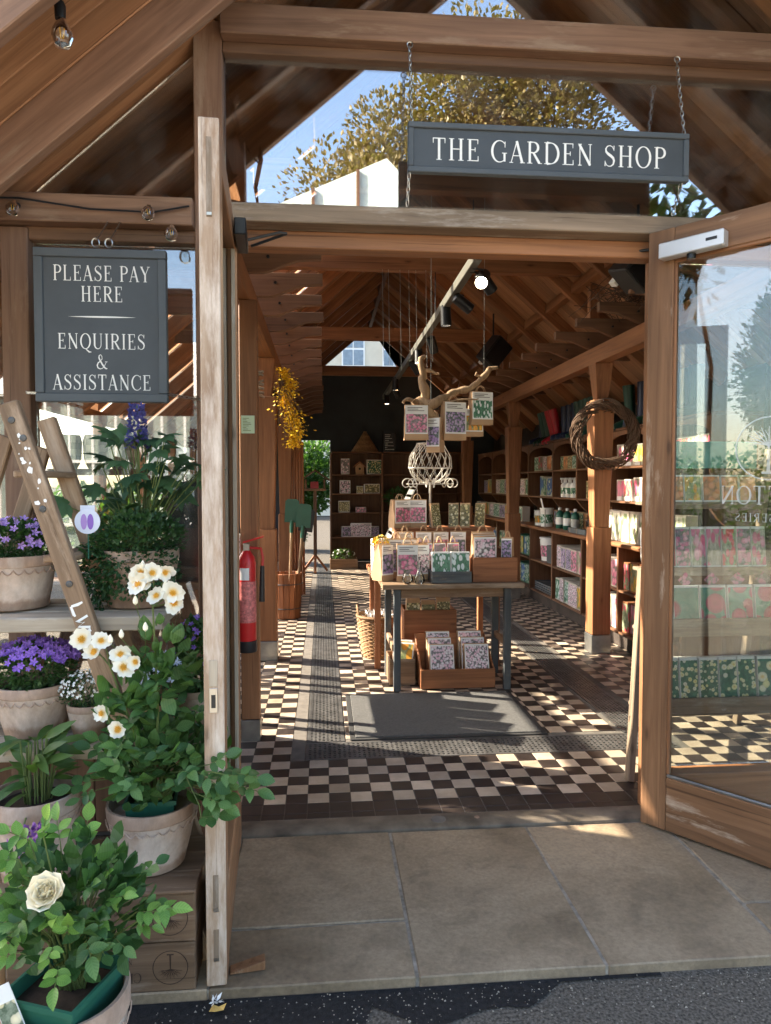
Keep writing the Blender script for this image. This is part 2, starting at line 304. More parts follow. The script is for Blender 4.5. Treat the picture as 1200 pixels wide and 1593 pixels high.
# ------------------------------------------------------------------ geometry helpers
class G:
    def __init__(s): s.v = []; s.f = []
    def add(s, vs, fs):
        k = len(s.v); s.v += [Vector(x) for x in vs]; s.f += [tuple(i + k for i in f) for f in fs]; return s
    def box(s, c, d, rot=None):
        x, y, z = (q / 2 for q in d)
        vs = [Vector((sx * x, sy * y, sz * z)) for sz in (-1, 1) for sy in (-1, 1) for sx in (-1, 1)]
        if rot is not None: vs = [rot @ q for q in vs]
        return s.add([q + Vector(c) for q in vs], [(0, 2, 3, 1), (4, 5, 7, 6), (0, 1, 5, 4), (2, 6, 7, 3), (0, 4, 6, 2), (1, 3, 7, 5)])
    def b2(s, x0, x1, y0, y1, z0, z1): return s.box(((x0 + x1) / 2, (y0 + y1) / 2, (z0 + z1) / 2), (x1 - x0, y1 - y0, z1 - z0))
    def taper(s, c, d0, d1, h):
        vs = []
        for (a, b), z in ((d0, 0), (d1, h)):
            vs += [(c[0] - a / 2, c[1] - b / 2, c[2] + z), (c[0] + a / 2, c[1] - b / 2, c[2] + z), (c[0] + a / 2, c[1] + b / 2, c[2] + z), (c[0] - a / 2, c[1] + b / 2, c[2] + z)]
        return s.add(vs, [(3, 2, 1, 0), (4, 5, 6, 7), (0, 1, 5, 4), (1, 2, 6, 5), (2, 3, 7, 6), (3, 0, 4, 7)])
    def prism(s, poly, ax, t0, t1):
        def mk(p, t): return {'x': (t, p[0], p[1]), 'y': (p[0], t, p[1]), 'z': (p[0], p[1], t)}[ax]
        n = len(poly); vs = [mk(p, t0) for p in poly] + [mk(p, t1) for p in poly]
        return s.add(vs, [tuple(range(n)), tuple(range(2 * n - 1, n - 1, -1))] + [(i, i + n, (i + 1) % n + n, (i + 1) % n) for i in range(n)])
    def tube(s, pts, r, n=6, closed=False, cap=True):
        pts = [Vector(p) for p in pts]; m = len(pts); rs = r if isinstance(r, (list, tuple)) else [r] * m
        vs = []; fs = []; prev = None
        for i, p in enumerate(pts):
            t = (pts[(i + 1) % m] - pts[i - 1]) if closed else (pts[min(i + 1, m - 1)] - pts[max(i - 1, 0)])
            t.normalize() if t.length > 1e-9 else None
            if prev is None: u = t.orthogonal().normalized()
            else:
                u = prev - t * prev.dot(t); u = u.normalized() if u.length > 1e-6 else t.orthogonal().normalized()
            prev = u; wv = t.cross(u)
            vs += [p + (u * math.cos(2 * math.pi * k / n) + wv * math.sin(2 * math.pi * k / n)) * rs[i] for k in range(n)]
        for i in range(m if closed else m - 1):
            a, b = i * n, ((i + 1) % m) * n
            fs += [(a + k, a + (k + 1) % n, b + (k + 1) % n, b + k) for k in range(n)]
        if cap and not closed: fs += [tuple(range(n - 1, -1, -1)), tuple(range((m - 1) * n, m * n))]
        return s.add(vs, fs)
    def lathe(s, prof, c=(0, 0, 0), n=28, scal=None):
        vs = []; fs = []
        for j, (r, z) in enumerate(prof):
            for k in range(n):
                a = 2 * math.pi * k / n; rr = r * (1 if scal is None else scal(a, j))
                vs.append((c[0] + rr * math.cos(a), c[1] + rr * math.sin(a), c[2] + z))
        for j in range(len(prof) - 1):
            fs += [(j * n + k, j * n + (k + 1) % n, (j + 1) * n + (k + 1) % n, (j + 1) * n + k) for k in range(n)]
        if prof[0][0] > 1e-5: fs.append(tuple(range(n - 1, -1, -1)))
        if prof[-1][0] > 1e-5: fs.append(tuple(range((len(prof) - 1) * n, len(prof) * n)))
        return s.add(vs, fs)
    def xf(s, m, k0=0):
        for i in range(k0, len(s.v)): s.v[i] = m @ s.v[i]
        return s
ORG = {}
def org(o): return ORG.get(o.name, Vector((0, 0, 0)))
def mesh(name, g, mat, bevel=0, ang=35, off=None):
    me = bpy.data.meshes.new(name); me.from_pydata([(v - off if off else v) for v in g.v], [], g.f)
    if bevel:
        b = bmesh.new(); b.from_mesh(me)
        ed = [e for e in b.edges if e.is_manifold and e.calc_face_angle(0) > .5]
        bmesh.ops.bevel(b, geom=ed, offset=bevel, segments=1, affect='EDGES', clamp_overlap=True); b.to_mesh(me); b.free()
    me.update()
    if mat: me.materials.append(M[mat] if isinstance(mat, str) else mat)
    if ang:
        for p in me.polygons: p.use_smooth = True
        me.set_sharp_from_angle(angle=R(ang))
    return me
def link(name, me, parent=None):
    o = bpy.data.objects.new(name, me); COL.objects.link(o)
    if parent is not None: o.parent = parent; ORG[o.name] = org(parent)
    return o
def tag(o, label, cat, group=None):
    o['label'] = label; o['category'] = cat
    if group: o['group'] = group
    return o
def thing(name, label, cat, loc=(0, 0, 0), rz=0, group=None, world=True):
    o = bpy.data.objects.new(name, None); COL.objects.link(o); o.empty_display_size = .1
    o.location = loc; o.rotation_euler = (0, 0, rz); tag(o, label, cat, group)
    ORG[o.name] = Vector(loc) if (world and not rz) else Vector((0, 0, 0))
    return o
def part(name, g, mat, parent, bevel=0, ang=35, kind=None, label=None):
    o = link(name, mesh(name, g, mat, bevel, ang, org(parent)), parent)
    if kind: o['kind'] = kind
    if label: o['label'] = label
    return o
def single(name, g, mat, label, cat, base, bevel=0, ang=35, group=None):
    b = Vector(base); o = link(name, mesh(name, g, mat, bevel, ang, b)); o.location = b; ORG[o.name] = b
    return tag(o, label, cat, group)
def struct(name, g, mat, bevel=0, ang=35):
    o = link(name, mesh(name, g, mat, bevel, ang)); o['kind'] = 'structure'; return o
def beam(parent, name, a, b, wd, ht, mat, up=None, bev=.004):
    """timber from a to b (world), grain along it"""
    a, b = Vector(a), Vector(b); z = (b - a); L = z.length; z.normalize()
    if up is None: up = (0, 1, 0) if abs(z.z) > .95 else (0, 0, 1)
    y = Vector(up); y = (y - z * y.dot(z)).normalized(); x = y.cross(z)
    me = mesh(name, G().box((0, 0, 0), (wd, ht, L)), mat, bev)
    o = bpy.data.objects.new(name, me); COL.objects.link(o); mt = Matrix((x, y, z)).transposed().to_4x4(); mt.translation = (a + b) / 2 - org(parent)
    o.parent = parent; o.matrix_local = mt; return o
def put(parent, name, me, loc, rot=None, scale=None):
    """a piece that shares mesh data, loc in the parent's own frame"""
    o = bpy.data.objects.new(name, me); COL.objects.link(o); o.parent = parent; o.location = loc
    if rot is not None: o.rotation_euler = rot
    if scale is not None: o.scale = scale if hasattr(scale, '__len__') else (scale,) * 3
    return o
def copy_thing(root, loc, rz=None, label=None):
    r = root.copy(); COL.objects.link(r); r.location = loc
    if rz is not None: r.rotation_euler = (0, 0, rz)
    if label: r['label'] = label
    for ch in list(root.children):
        c = ch.copy(); COL.objects.link(c); c.parent = r
        for gch in list(ch.children):
            d = gch.copy(); COL.objects.link(d); d.parent = c
    return r
# ------------------------------------------------------------------ serif lettering (flat print, drawn as ribbons)
def arc(cx, cy, rx, ry, a0, a1, n=16): return [(cx + rx * math.cos(R(a0 + (a1 - a0) * i / n)), cy + ry * math.sin(R(a0 + (a1 - a0) * i / n))) for i in range(n + 1)]
K, H = .125, .042
def st(x, y0=0, y1=1, w=K, s0=True, s1=True):
    o = [([(x, y0), (x, y1)], [w, w])]
    if s0: o.append(([(x - w / 2 - .075, y0 + .016), (x + w / 2 + .075, y0 + .016)], [.034] * 2))
    if s1: o.append(([(x - w / 2 - .075, y1 - .016), (x + w / 2 + .075, y1 - .016)], [.034] * 2))
    return o
def ring(pts, cx, thick=K): return [(pts, [H + (thick - H) * min(1, abs(p[0] - cx) / .26) ** 1.5 for p in pts])]
def tick(x, y0, y1): return [([(x, y0), (x, y1)], [.05, .03])]
def glyph(c):
    if c == 'I': return st(.17), .34
    if c == 'H': return st(.17) + st(.66) + [([(.17, .52), (.66, .52)], [H] * 2)], .83
    if c == 'T': return st(.35, s1=False) + [([(.03, .98), (.67, .98)], [.045] * 2)] + tick(.045, .98, .76) + tick(.655, .98, .76), .70
    if c in 'EFL':
        o = st(.17, s1=True); ad = .68
        if c != 'L': o += [([(.17, .98), (.60, .98)], [.042] * 2), ([(.17, .52), (.45, .52)], [.04] * 2)] + tick(.58, .98, .78) + tick(.44, .62, .42)
        if c != 'F': o += [([(.17, .02), (.62, .02)], [.042] * 2)] + tick(.60, .02, .24)
        return o, ad
    if c in 'PR':
        o = st(.17) + ring([(.17, .98), (.36, .98)] + arc(.36, .74, .25, .24, 85, -85, 12) + [(.36, .5), (.17, .5)], .34)
        if c == 'P': return o, .66
        return o + [([(.36, .5), (.68, .03)], [.11, .13]), ([(.62, .016), (.82, .016)], [.034] * 2)], .78
    if c == 'D': return st(.17) + ring([(.17, .98), (.36, .98)] + arc(.36, .5, .42, .48, 85, -85, 18) + [(.36, .02), (.17, .02)], .44), .85
    if c in 'OQ':
        p = arc(.43, .5, .37, .49, 0, 360, 30); o = [(p, [H + (K - H) * abs(math.cos(R(360 * i / 30))) ** 1.5 for i in range(31)])]
        if c == 'Q': o.append(([(.40, .04), (.55, -.08), (.72, -.2), (.9, -.2)], [.03, .08, .1, .03]))
        return o, .86
    if c in 'CG':
        p = arc(.45, .5, .39, .49, 48, 318, 24); o = [(p, [H + (K - H) * max(0, -math.cos(R(48 + 270 * i / 24))) ** 1.3 for i in range(25)])] + tick(.735, .95, .68)
        if c == 'C': return o + tick(.74, .10, .24), .78
        return o + st(.71, .04, .44, .11, s0=False), .86
    if c == 'N': return st(.15, w=.05) + st(.70, w=.05, s0=False) + [([(.12, .97), (.70, .03)], [.13, .13])], .86
    if c == 'A': return [([(.07, 0), (.37, 1)], [.045] * 2), ([(.36, 1), (.66, 0)], [.13] * 2), ([(.17, .33), (.55, .33)], [H] * 2), ([(-.02, .016), (.18, .016)], [.034] * 2), ([(.54, .016), (.80, .016)], [.034] * 2)], .76
    if c == 'S':
        p = [(.52, .80), (.44, .93), (.31, .98), (.17, .94), (.09, .82), (.11, .69), (.22, .59), (.36, .51), (.49, .41), (.54, .28), (.50, .12), (.38, .03), (.25, .02), (.13, .08), (.06, .22)]
        wd = [.03, .04, .04, .05, .08, .11, .13, .13, .13, .11, .08, .05, .04, .04, .03]
        return [(p, wd)] + tick(.53, .98, .74) + tick(.055, .02, .27), .62
    if c == 'U': return st(.17, .3, 1, s0=False) + [(([(.17, .32)] + arc(.43, .30, .26, .285, 180, 360, 14) + [(.69, .32)]), [K] * 3 + [.1, .09, .08, .07, .06, .05, .05] + [.05] * 7)] + st(.69, .3, 1, .05, s0=False), .84
    if c == 'Y': return [([(.08, .98), (.38, .46)], [.13] * 2), ([(.66, .98), (.40, .46)], [.045] * 2), ([(-.02, .984), (.22, .984)], [.034] * 2), ([(.54, .984), (.78, .984)], [.034] * 2)] + st(.385, 0, .5, s1=False), .76
    if c == '&':
        p = [(.86, .48), (.80, .40), (.68, .20), (.52, .05), (.33, .01), (.14, .09), (.09, .26), (.17, .42), (.36, .54), (.50, .68), (.49, .86), (.38, .97), (.26, .90), (.24, .76), (.33, .58), (.50, .34), (.68, .12), (.84, .02), (.93, .05)]
        return [(p, [.03, .04, .04, .05, .06, .09, .11, .09, .06, .05, .05, .05, .08, .11, .11, .12, .12, .08, .04]), ([(.74, .49), (.95, .49)], [.034] * 2)], .96
    return [], .34
def text(g, s, h, o, rx=(1, 0, 0), uy=(0, 0, 1), nz=(0, -1, 0), gap=.09, sx_=.9):
    """adds lettering; o is the middle of the base line"""
    o, rx, uy, nz = (Vector(q) for q in (o, rx, uy, nz)); rx = rx * sx_; x = 0; lay = []
    for c in s:
        gl, ad = glyph(c); lay.append((x, gl)); x += ad + gap
    wtot = x - gap; e = 0
    for x0, gl in lay:
        for pts, wd in gl:
            P = [Vector((p[0] + x0 - wtot / 2, p[1])) * h for p in pts]; vs = []; e += 1
            for i, p in enumerate(P):
                t = P[min(i + 1, len(P) - 1)] - P[max(i - 1, 0)]; t.normalize(); n = Vector((-t.y, t.x)) * wd[i] * h / 2
                for q in (p + n, p - n):
                    vs.append(o + rx * q.x + uy * q.y + nz * (e % 7) * .00015)
            fs = [(2 * i, 2 * i + 1, 2 * i + 3, 2 * i + 2) for i in range(len(P) - 1)]
            g.add(vs, fs)
    return g
# ------------------------------------------------------------------ plants
def leaf_geo(L=.05, W=.028, fold=.25, curl=.15, n=3):
    """leaf lying along +X from the origin, normal +Z"""
    g = G(); vs = []; fs = []
    for i in range(n + 1):
        t = i / n; wd = W / 2 * math.sin(math.pi * min(1, .06 + t * .94)) ** .8 if i < n else .0003
        z = -curl * L * t * t
        vs += [(L * t, -wd, z + fold * wd), (L * t, 0, z), (L * t, wd, z + fold * wd)]
    for i in range(n):
        a = 3 * i; fs += [(a, a + 3, a + 4, a + 1), (a + 1, a + 4, a + 5, a + 2)]
    return g.add(vs, fs)
def cloud(pts, L, W, rnd, up=.4, jit=.3, fold=.25, rounded=False):
    """many leaves as one mesh: pts are (position, outward direction)"""
    g = G()
    for p, d in pts:
        s = 1 + rnd.uniform(-jit, jit); d = Vector(d) + Vector((rnd.gauss(0, .5), rnd.gauss(0, .5), rnd.gauss(0, .5) + up))
        x = d.normalized(); y = x.cross(Vector((rnd.gauss(0, .5), rnd.gauss(0, .5), 1))).normalized(); z = x.cross(y)
        p = Vector(p); a, b = L * s, W * s / 2
        if rounded:
            g.add([p] + [p + x * a * t + y * b * q + z * b * (fold * abs(q) - .6 * t * t) for t, q in ((.22, -.75), (.22, .75), (.5, -1), (.5, 1), (.8, -.62), (.8, .62))] + [p + x * a - z * b * .6], [(0, 1, 2), (1, 3, 4, 2), (3, 5, 6, 4), (5, 7, 6)]); continue
        g.add([p, p + x * a * .5 - y * b + z * b * fold, p + x * a * .55, p + x * a * .5 + y * b + z * b * fold, p + x * a], [(0, 1, 2), (1, 4, 2), (0, 2, 3), (2, 4, 3)])
    return g
def ell(rnd, c, r, n, shell=.55):
    o = []
    while len(o) < n:
        d = Vector((rnd.gauss(0, 1), rnd.gauss(0, 1), rnd.gauss(0, 1))).normalized(); q = rnd.uniform(shell, 1) ** .6
        o.append((Vector(c) + Vector((d.x * r[0], d.y * r[1], d.z * r[2])) * q, d))
    return o
# ================================================================== SETTING
rnd = random.Random(4)
RX, RZ, RS = .90, 4.69, .87                                   # roof ridge and slope
def roofz(x): return RZ - RS * abs(x - RX)
ground = struct('ground', G().add([(-300, -300, -.035), (300, -300, -.035), (300, 300, -.035), (-300, 300, -.035)], [(0, 1, 2, 3)]), 'asph')
struct('bounce_sheet', G().add([(-6.5, -9.5, -.031), (14, -9.5, -.031), (14, .3, -.031), (-6.5, .3, -.031)], [(0, 1, 2, 3)]), 'bounce')  # unseen pale sheet behind the viewer, added to bounce sunlight onto porch and front
# tar repair strip along the paving
g = G(); top = []; bot = []
for i in range(41):
    x = -1.6 + i * .067
    e = 2.02 + .05 * mnoise.noise((x * 5, 1, 0)) + .02 * mnoise.noise((x * 22, 3, 0))
    if -.05 < x < .45: e += .03 * math.sin(x * 14)
    if x > .55: e = min(2.125, 1.97 + (x - .55) * .9 + .03 * mnoise.noise((x * 30, 8, 0)))
    top.append((x, 2.14, -.030)); bot.append((x, min(e, 2.13) if x > .1 else e - .16 - .1 * mnoise.noise((x * 3, 7, 1)), -.030))
g.add(top + bot, [(i, i + 41, i + 42, i + 1) for i in range(40)])
struct('tar_patch', g, 'tar')
g = G()
for i in range(620):
    x, y, r_ = rnd.uniform(-.5, 1.6), 2.135 - abs(rnd.gauss(0, .14)), rnd.uniform(.0012, .0045) * (1.4 if i % 17 == 0 else 1)
    c = Vector((x, y, -.030)); a = rnd.uniform(0, 6.28)
    g.add([c + Vector((r_ * math.cos(a + k * 2.1), r_ * math.sin(a + k * 2.1) * rnd.uniform(.6, 1), 0)) for k in range(3)] + [c + Vector((0, 0, r_ * .9))], [(0, 1, 3), (1, 2, 3), (2, 0, 3)])
gr_ = link('grit', mesh('grit', g, 'joint', 0, 0)); gr_['kind'] = 'stuff'; gr_['label'] = 'pale grit scattered on the tarmac along the paving edge'; gr_['category'] = 'grit'
g = G().b2(-2.4, 3.6, 2.15, 3.075, -.2, -.005)
pave = struct('pavement', g, 'joint')
for x0, x1, y0, y1, dz in [(-.98, -.36, 2.145, 3.07, 0), (-.354, .285, 2.145, 2.43, 0), (-.354, .285, 2.44, 3.07, .002), (.297, .902, 2.145, 3.07, .0), (.912, 1.535, 2.145, 3.07, -.002), (1.548, 2.3, 2.145, 2.425, .001), (1.548, 2.3, 2.435, 3.07, -.001), (2.31, 3.2, 2.145, 3.07, 0), (-1.9, -.99, 2.145, 3.07, 0)]:
    cx, cy_ = (x0 + x1) / 2, (y0 + y1) / 2
    gg = G(); n = 5
    xs = [x0 + (x1 - x0) * i / n for i in range(n + 1)]
    j = lambda k: .004 * mnoise.noise((k * 2.3, x0 * 9, y0 * 5))
    ring_ = [(x, y0 + j(x)) for x in xs] + [(x1 + j(q), q) for q in (y0 + (y1 - y0) * t for t in (.33, .66))] + [(x, y1 + j(x + 9)) for x in reversed(xs)] + [(x0 + j(q + 5), q) for q in (y0 + (y1 - y0) * t for t in (.66, .33))]
    gg.prism([(a - cx, b - cy_) for a, b in ring_], 'z', -.06, dz)
    put(pave, 'paving_slab', mesh('paving_slab', gg, 'stone', .004), (cx, cy_, 0))
g = G().prism([(3.075, -.1), (3.075, .008), (3.10, .016), (3.20, .014), (3.225, .002), (3.225, -.1)], 'x', -.42, 1.60)
sill = struct('threshold', g, 'sill', .003)
part('drain_plug', G().lathe([(.035, 0), (.033, .002), (.0, .0022)], (.52, 3.14, .0158), 20), 'grout', sill)
part('bolt_socket', G().lathe([(.012, 0), (.011, .003), (.004, .003), (.003, -.002), (0, -.002)], (.70, 3.145, .0155), 14), 'paleband', sill)
# ---- tiled floor
floor = struct('floor', G().b2(-2.3, 3.42, 3.226, 14.0, -.2, -.035), 'black')
g = G()
for a in [(-2.3, 3.42, 3.226, 3.918), (-2.3, -.106, 3.918, 14), (.129, 1.862, 4.193, 14), (2.093, 3.42, 3.918, 14)]: g.b2(a[0], a[1], a[2], a[3], -.034, -.003)
part('grout_bed', g, 'grout', floor, ang=0)
tm = {c: mesh('tile', G().box((0, 0, -.012), (TS - .003, TS - .003, .024)), 'tileB' if c == 'b' else 'tileW', .0012) for c in 'bw'}
hm = mesh('tile', G().box((0, 0, -.012), (TS - .003, .053, .024)), 'tileB', .0012)
TX = TX0
cand = []
for r_ in range(-1, 101):
    for c_ in range(0, 54):
        x = TX + (c_ + .5) * TS; y = TY0 + (r_ + .5) * TS
        if r_ == -1: y = TY0 - .0275
        x0, x1, y0, y1 = x - TS / 2, x + TS / 2, y - TS / 2, y + TS / 2
        if x1 > 3.4 or y1 > 13.98 or x0 < -2.25: continue
        ing = (y1 > 3.94 and y0 < 4.19 and x1 > -.09 and x0 < 2.08) or (y0 > 3.94 and ((x1 > -.09 and x0 < .115) or (x1 > 1.875 and x0 < 2.08)))
        if ing: continue
        wh = ((c_ + r_) % 2 == 1) and r_ >= 1
        cand.append((x, y, r_, 'w' if wh else 'b'))
vis = [t for t in cand if (-.42 < t[0] < 1.62 or t[2] > 6) and t[0] < 2.2 and not (.2 < t[0] < 1.36 and 4.24 < t[1] < 5.1)]
vis.sort(key=lambda t: t[1] + abs(t[0] - .5) * .15)
near = set(vis[:300])
far = G()
for t in cand:
    x, y, r_, c_ = t; dz = rnd.uniform(-.0006, .0006)
    if t in near: put(floor, 'tile', hm if r_ == -1 else tm[c_], (x, y, dz))
for c_ in 'bw':
    far = G()
    for t in cand:
        if t in near or t[3] != c_: continue
        q = TS / 2 - .0015; qy = .0265 if t[2] == -1 else q; x, y = t[:2]
        far.add([(x - q, y - qy, 0), (x + q, y - qy, 0), (x + q, y + qy, 0), (x - q, y + qy, 0)], [(0, 1, 2, 3)])
    part('tiles_beyond', far, 'tileB' if c_ == 'b' else 'tileW', floor, ang=0, kind='stuff')
# ---- pierced iron floor gratings
def grating():
    g = G(); W2, L = .1135, 1.0
    for s in (-1, 1): g.b2(s * W2 - (.016 if s > 0 else 0), s * W2 + (0 if s > 0 else .016), 0, L, -.016, .0)
    for y in (.004, L - .004): g.b2(-W2 + .016, W2 - .016, y - .004, y + .004, -.016, -.0005)
    nx, ny = 8, 38; cw = (2 * W2 - .032) / nx; ch = (L - .016) / ny
    for i in range(nx):
        for k in range(ny):
            cx = -W2 + .016 + (i + .5) * cw; cyy = .008 + (k + .5) * ch; big = .40 if (i + k) % 2 else .30
            if i in (0, nx - 1): big = .34
            out = []; inn = []; low = []
            for q in range(8):
                a = math.pi / 4 * q; ca, sa = math.cos(a), math.sin(a); m_ = max(abs(ca), abs(sa))
                out.append((cx + ca / m_ * cw / 2, cyy + sa / m_ * ch / 2, -.001)); e = 1.0 if q % 2 == (i + k) % 2 else .72
                inn.append((cx + ca * cw * big * e, cyy + sa * ch * big * e, -.001)); low.append((inn[-1][0], inn[-1][1], -.014))
            g.add(out + inn + low, [(q, (q + 1) % 8, 8 + (q + 1) % 8, 8 + q) for q in range(8)] + [(8 + q, 8 + (q + 1) % 8, 16 + (q + 1) % 8, 16 + q) for q in range(8)])
    return mesh('grating_panel', g, 'iron', 0, 0)
gm = grating()
gt = thing('floor_grating', 'pierced black iron grating set in the chequered floor around the mat', 'floor grating', (1, 4.05, 0), world=True)
for i in range(9):
    put(gt, 'grating_panel', gm, (.0115 - 1, 4.20 + i * 1.002 - 4.05, .001)); put(gt, 'grating_panel', gm, (1.9775 - 1, 4.20 + i * 1.002 - 4.05, .001))
for i in range(2): put(gt, 'grating_panel', gm, (-.104 + i * 1.098 - 1, 4.055 - 4.05, .0012), (0, 0, -math.pi / 2), (1.16, 1.096, 1))
# ---- walls and outdoor masses
wb = G().b2(.14, 3.5, 14.0, 14.12, 0, 2.4).b2(-2.1, -.42, 14.0, 14.12, 0, 2.4).b2(-2.1, 3.5, 14.0, 14.12, 2.4, 3.74)
wall_back = struct('wall_back', wb, 'wallb')
part('gable_board', G().prism([(-2.1, 3.74), (-.2, 3.74), (.62, 4.44), (RX, 4.69), (-.05, 3.87), (-2.1, 2.08)], 'y', 14.0, 14.1), 'oakdk', wall_back)
part('gable_board', G().prism([(3.5, 3.74), (1.55, 3.74), (1.15, 4.44), (RX, 4.69), (2.0, 3.74), (3.5, 2.43)], 'y', 14.0, 14.1), 'oakdk', wall_back)
wall_right = struct('wall_right', G().b2(3.42, 3.55, 3.2, 14.1, 0, 2.5), 'wallr')
sun_block = struct('sun_block_wall', G().b2(-7.5, -2.05, 3.12, 3.3, 0, 3.0), 'beige')  # unseen solid wall, added to keep the sun off the plant display
# ================================================================== THE SHOP BUILDING
shop = thing('shop_building', 'timber framed shop with glazed front, boarded pitched roof and rows of oak pillars', 'building', (1, 3.15, 0))
B = lambda *a, **k: beam(shop, *a, **k)
B('post', (-.48, 3.17, 0), (-.48, 3.17, 3.50), .12, .12, 'porch')
B('post', (-1.28, 3.16, 0), (-1.28, 3.16, 2.62), .11, .10, 'porch')
B('post', (-1.95, 3.17, 0), (-1.95, 3.17, 2.2), .12, .12, 'porch')
B('post', (1.545, 3.18, .005), (1.545, 3.18, 2.58), .075, .12, 'oak')
B('post', (2.95, 3.18, 0), (2.95, 3.18, 2.85), .12, .12, 'oak')
B('door_jamb', (-.40, 3.18, .005), (-.40, 3.18, 2.58), .04, .12, 'oak')
B('transom_beam', (-.42, 3.125, 2.693), (3.2, 3.125, 2.693), .13, .078, 'grey')
B('transom_rail', (-.42, 3.20, 2.615), (2.89, 3.20, 2.615), .09, .075, 'oak')
B('upper_beam', (-.42, 3.13, 3.485), (3.0, 3.13, 3.485), .14, .125, 'porch')
B('upper_rail', (-.42, 3.16, 3.40), (2.6, 3.16, 3.40), .08, .045, 'oakdk')
B('window_beam', (-2.3, 3.13, 2.685), (-.54, 3.13, 2.685), .14, .115, 'porch')
B('window_rail', (-2.0, 3.17, 2.60), (-.54, 3.17, 2.60), .09, .055, 'oakdk')
B('window_sill', (-2.0, 3.15, .50), (-.54, 3.15, .50), .14, .07, 'porch')
for i in range(9): B('panel_board', (-1.86 + i * .155, 3.18, .01), (-1.86 + i * .155, 3.18, .465), .152, .03, 'oakdk', bev=.003)
B('window_sill', (1.585, 3.17, .10), (2.89, 3.17, .10), .10, .18, 'oak')
def pane(poly, y, mat, name='window_pane'): return part(name, G().prism(poly, 'y', y - .003, y + .003), mat, shop, ang=0)
pane([(-1.225, .535), (-.542, .535), (-.542, 2.57), (-1.225, 2.57)], 3.175, 'glass')
pane([(-1.89, .535), (-1.335, .535), (-1.335, 2.57), (-1.89, 2.57)], 3.175, 'glass')
pane([(1.585, .20), (2.89, .20), (2.89, 2.57), (1.585, 2.57)], 3.20, 'glassr')
pane([(-.418, 2.735), (2.94, 2.735), (2.6, 3.2), (2.45, 3.384), (-.418, 3.384)], 3.165, 'glassup')
pane([(-.418, 3.55), (2.25, 3.55), (RX, RZ - .06), (-.40, 3.56)], 3.165, 'glassup')
pane([(-1.25, 2.745), (-.542, 2.745), (-.542, roofz(-.542) - .05)], 3.165, 'glassup')
# pillars
def pillar(x, y, wd=.172, h=2.63):
    p = part('pillar', G().b2(x - wd / 2, x + wd / 2, y - wd / 2, y + wd / 2, .172, 1.15), 'oak', shop, .006)
    part('metal_boot', G().b2(x - wd / 2 - .004, x + wd / 2 + .004, y - wd / 2 - .004, y + wd / 2 + .004, 0, .17), 'zinc', p, .003)
    part('tapered_shaft', G().taper((x, y, 1.151), (wd * .80, wd * .80), (wd * 1.12, wd * 1.12), 1.15), 'oak', p, .005)
    part('flared_cap', G().taper((x, y, 2.302), (wd * .58, wd * .58), (wd * 1.0, wd * 1.0), .327), 'oak', p, .004)
for y in (6.27, 9.35, 12.4): pillar(2.515 if y < 9 else 2.55, y)
for y in (6.27, 9.35, 12.4): pillar(-.494, y)
ep = part('pillar', G().b2(-.492, -.386, 4.25, 4.356, .13, 2.629), 'oak', shop, .005)
part('metal_boot', G().b2(-.496, -.382, 4.246, 4.36, 0, .129), 'zinc', ep, .003)
for x in (2.50, -.49):
    B('plate_beam', (x, 3.25, 2.705), (x, 13.98, 2.705), .12, .148, 'oak')
    for y in (6.27, 9.35, 12.4): B('strut_post', (x - .06 * (1 if x > 0 else -1), y, 2.96), (x - .06 * (1 if x > 0 else -1), y, 3.33), .09, .07, 'oak')
    B('purlin', (2.36 if x > 0 else -.47, 3.25, 3.37), (2.36 if x > 0 else -.47, 13.98, 3.37), .08, .09, 'oak')
# shaped cross pieces of the trellis over the aisles
pr = [(0, 0), (0, .10), (-.005, .12)]
prof = [(-.158, 0), (0, 0), (0, 1.24), (-.158, 1.24)]
prof = [(-.158, 0), (-.158, 1.24), (0, 1.24), (0, .34), (-.012, .30), (-.045, .22), (-.075, .14), (-.085, .02), (-.085, 0)]
tb = mesh('trellis_rafter', G().prism(prof, 'y', -.024, .024), 'oakdk', .004)
tbl = mesh('trellis_rafter', G().prism([(a, b * 1.0 if b < 1 else 1.6) for a, b in prof], 'y', -.024, .024), 'oakdk', .004)
pegm = mesh('peg', G().lathe([(.010, -.034), (.010, .034)], n=8), 'blackm')
for i in range(19):
    y = 3.72 + i * .535
    a = put(shop, 'trellis_rafter', tb, (2.12 - 1 + rnd.uniform(-.012, .012), y - 3.15, 2.782), (0, R(90), 0))
    b = put(shop, 'trellis_rafter', tbl, (-.0 - 1 + rnd.uniform(-.012, .012), y - 3.15, 2.782), (0, R(90), R(180)))
    if i < 9:
        for q in (a, b):
            put(q, 'peg', pegm, (-.09, 0, .31), (R(90), 0, 0))
# ties, rafters, ridge
for y in (4.6, 6.3, 9.35, 12.4):
    B('tie_beam', (-.43, y, 3.505), (2.32, y, 3.505), .085, .165, 'oak')
B('ridge_beam', (RX, 2.2, 4.58), (RX, 13.98, 4.58), .06, .15, 'oakdk')
ry = [2.24, 2.80] + [3.45 + .775 * i for i in range(14)]
for y in ry:
    hd = .16 if y < 3 else .12; off = hd / 2 / math.cos(math.atan(RS)) + .012
    B('rafter', (RX + .03, y, roofz(RX + .03) - off), (3.40, y, roofz(3.40) - off), .055, hd, 'porch' if y < 3 else 'oak')
    B('rafter', (RX - .03, y, roofz(RX - .03) - off), (-1.95, y, roofz(-1.95) - off), .055, hd, 'porch' if y < 3 else 'oak')
an = math.atan(RS)
def board(x0, x1, y, me):
    mx = (x0 + x1) / 2; s = 1 if x1 > x0 else -1
    put(shop, 'roof_board', me, (mx - 1, y - 3.15, roofz(mx) - 0), (0, (R(90) + an) * s, 0))
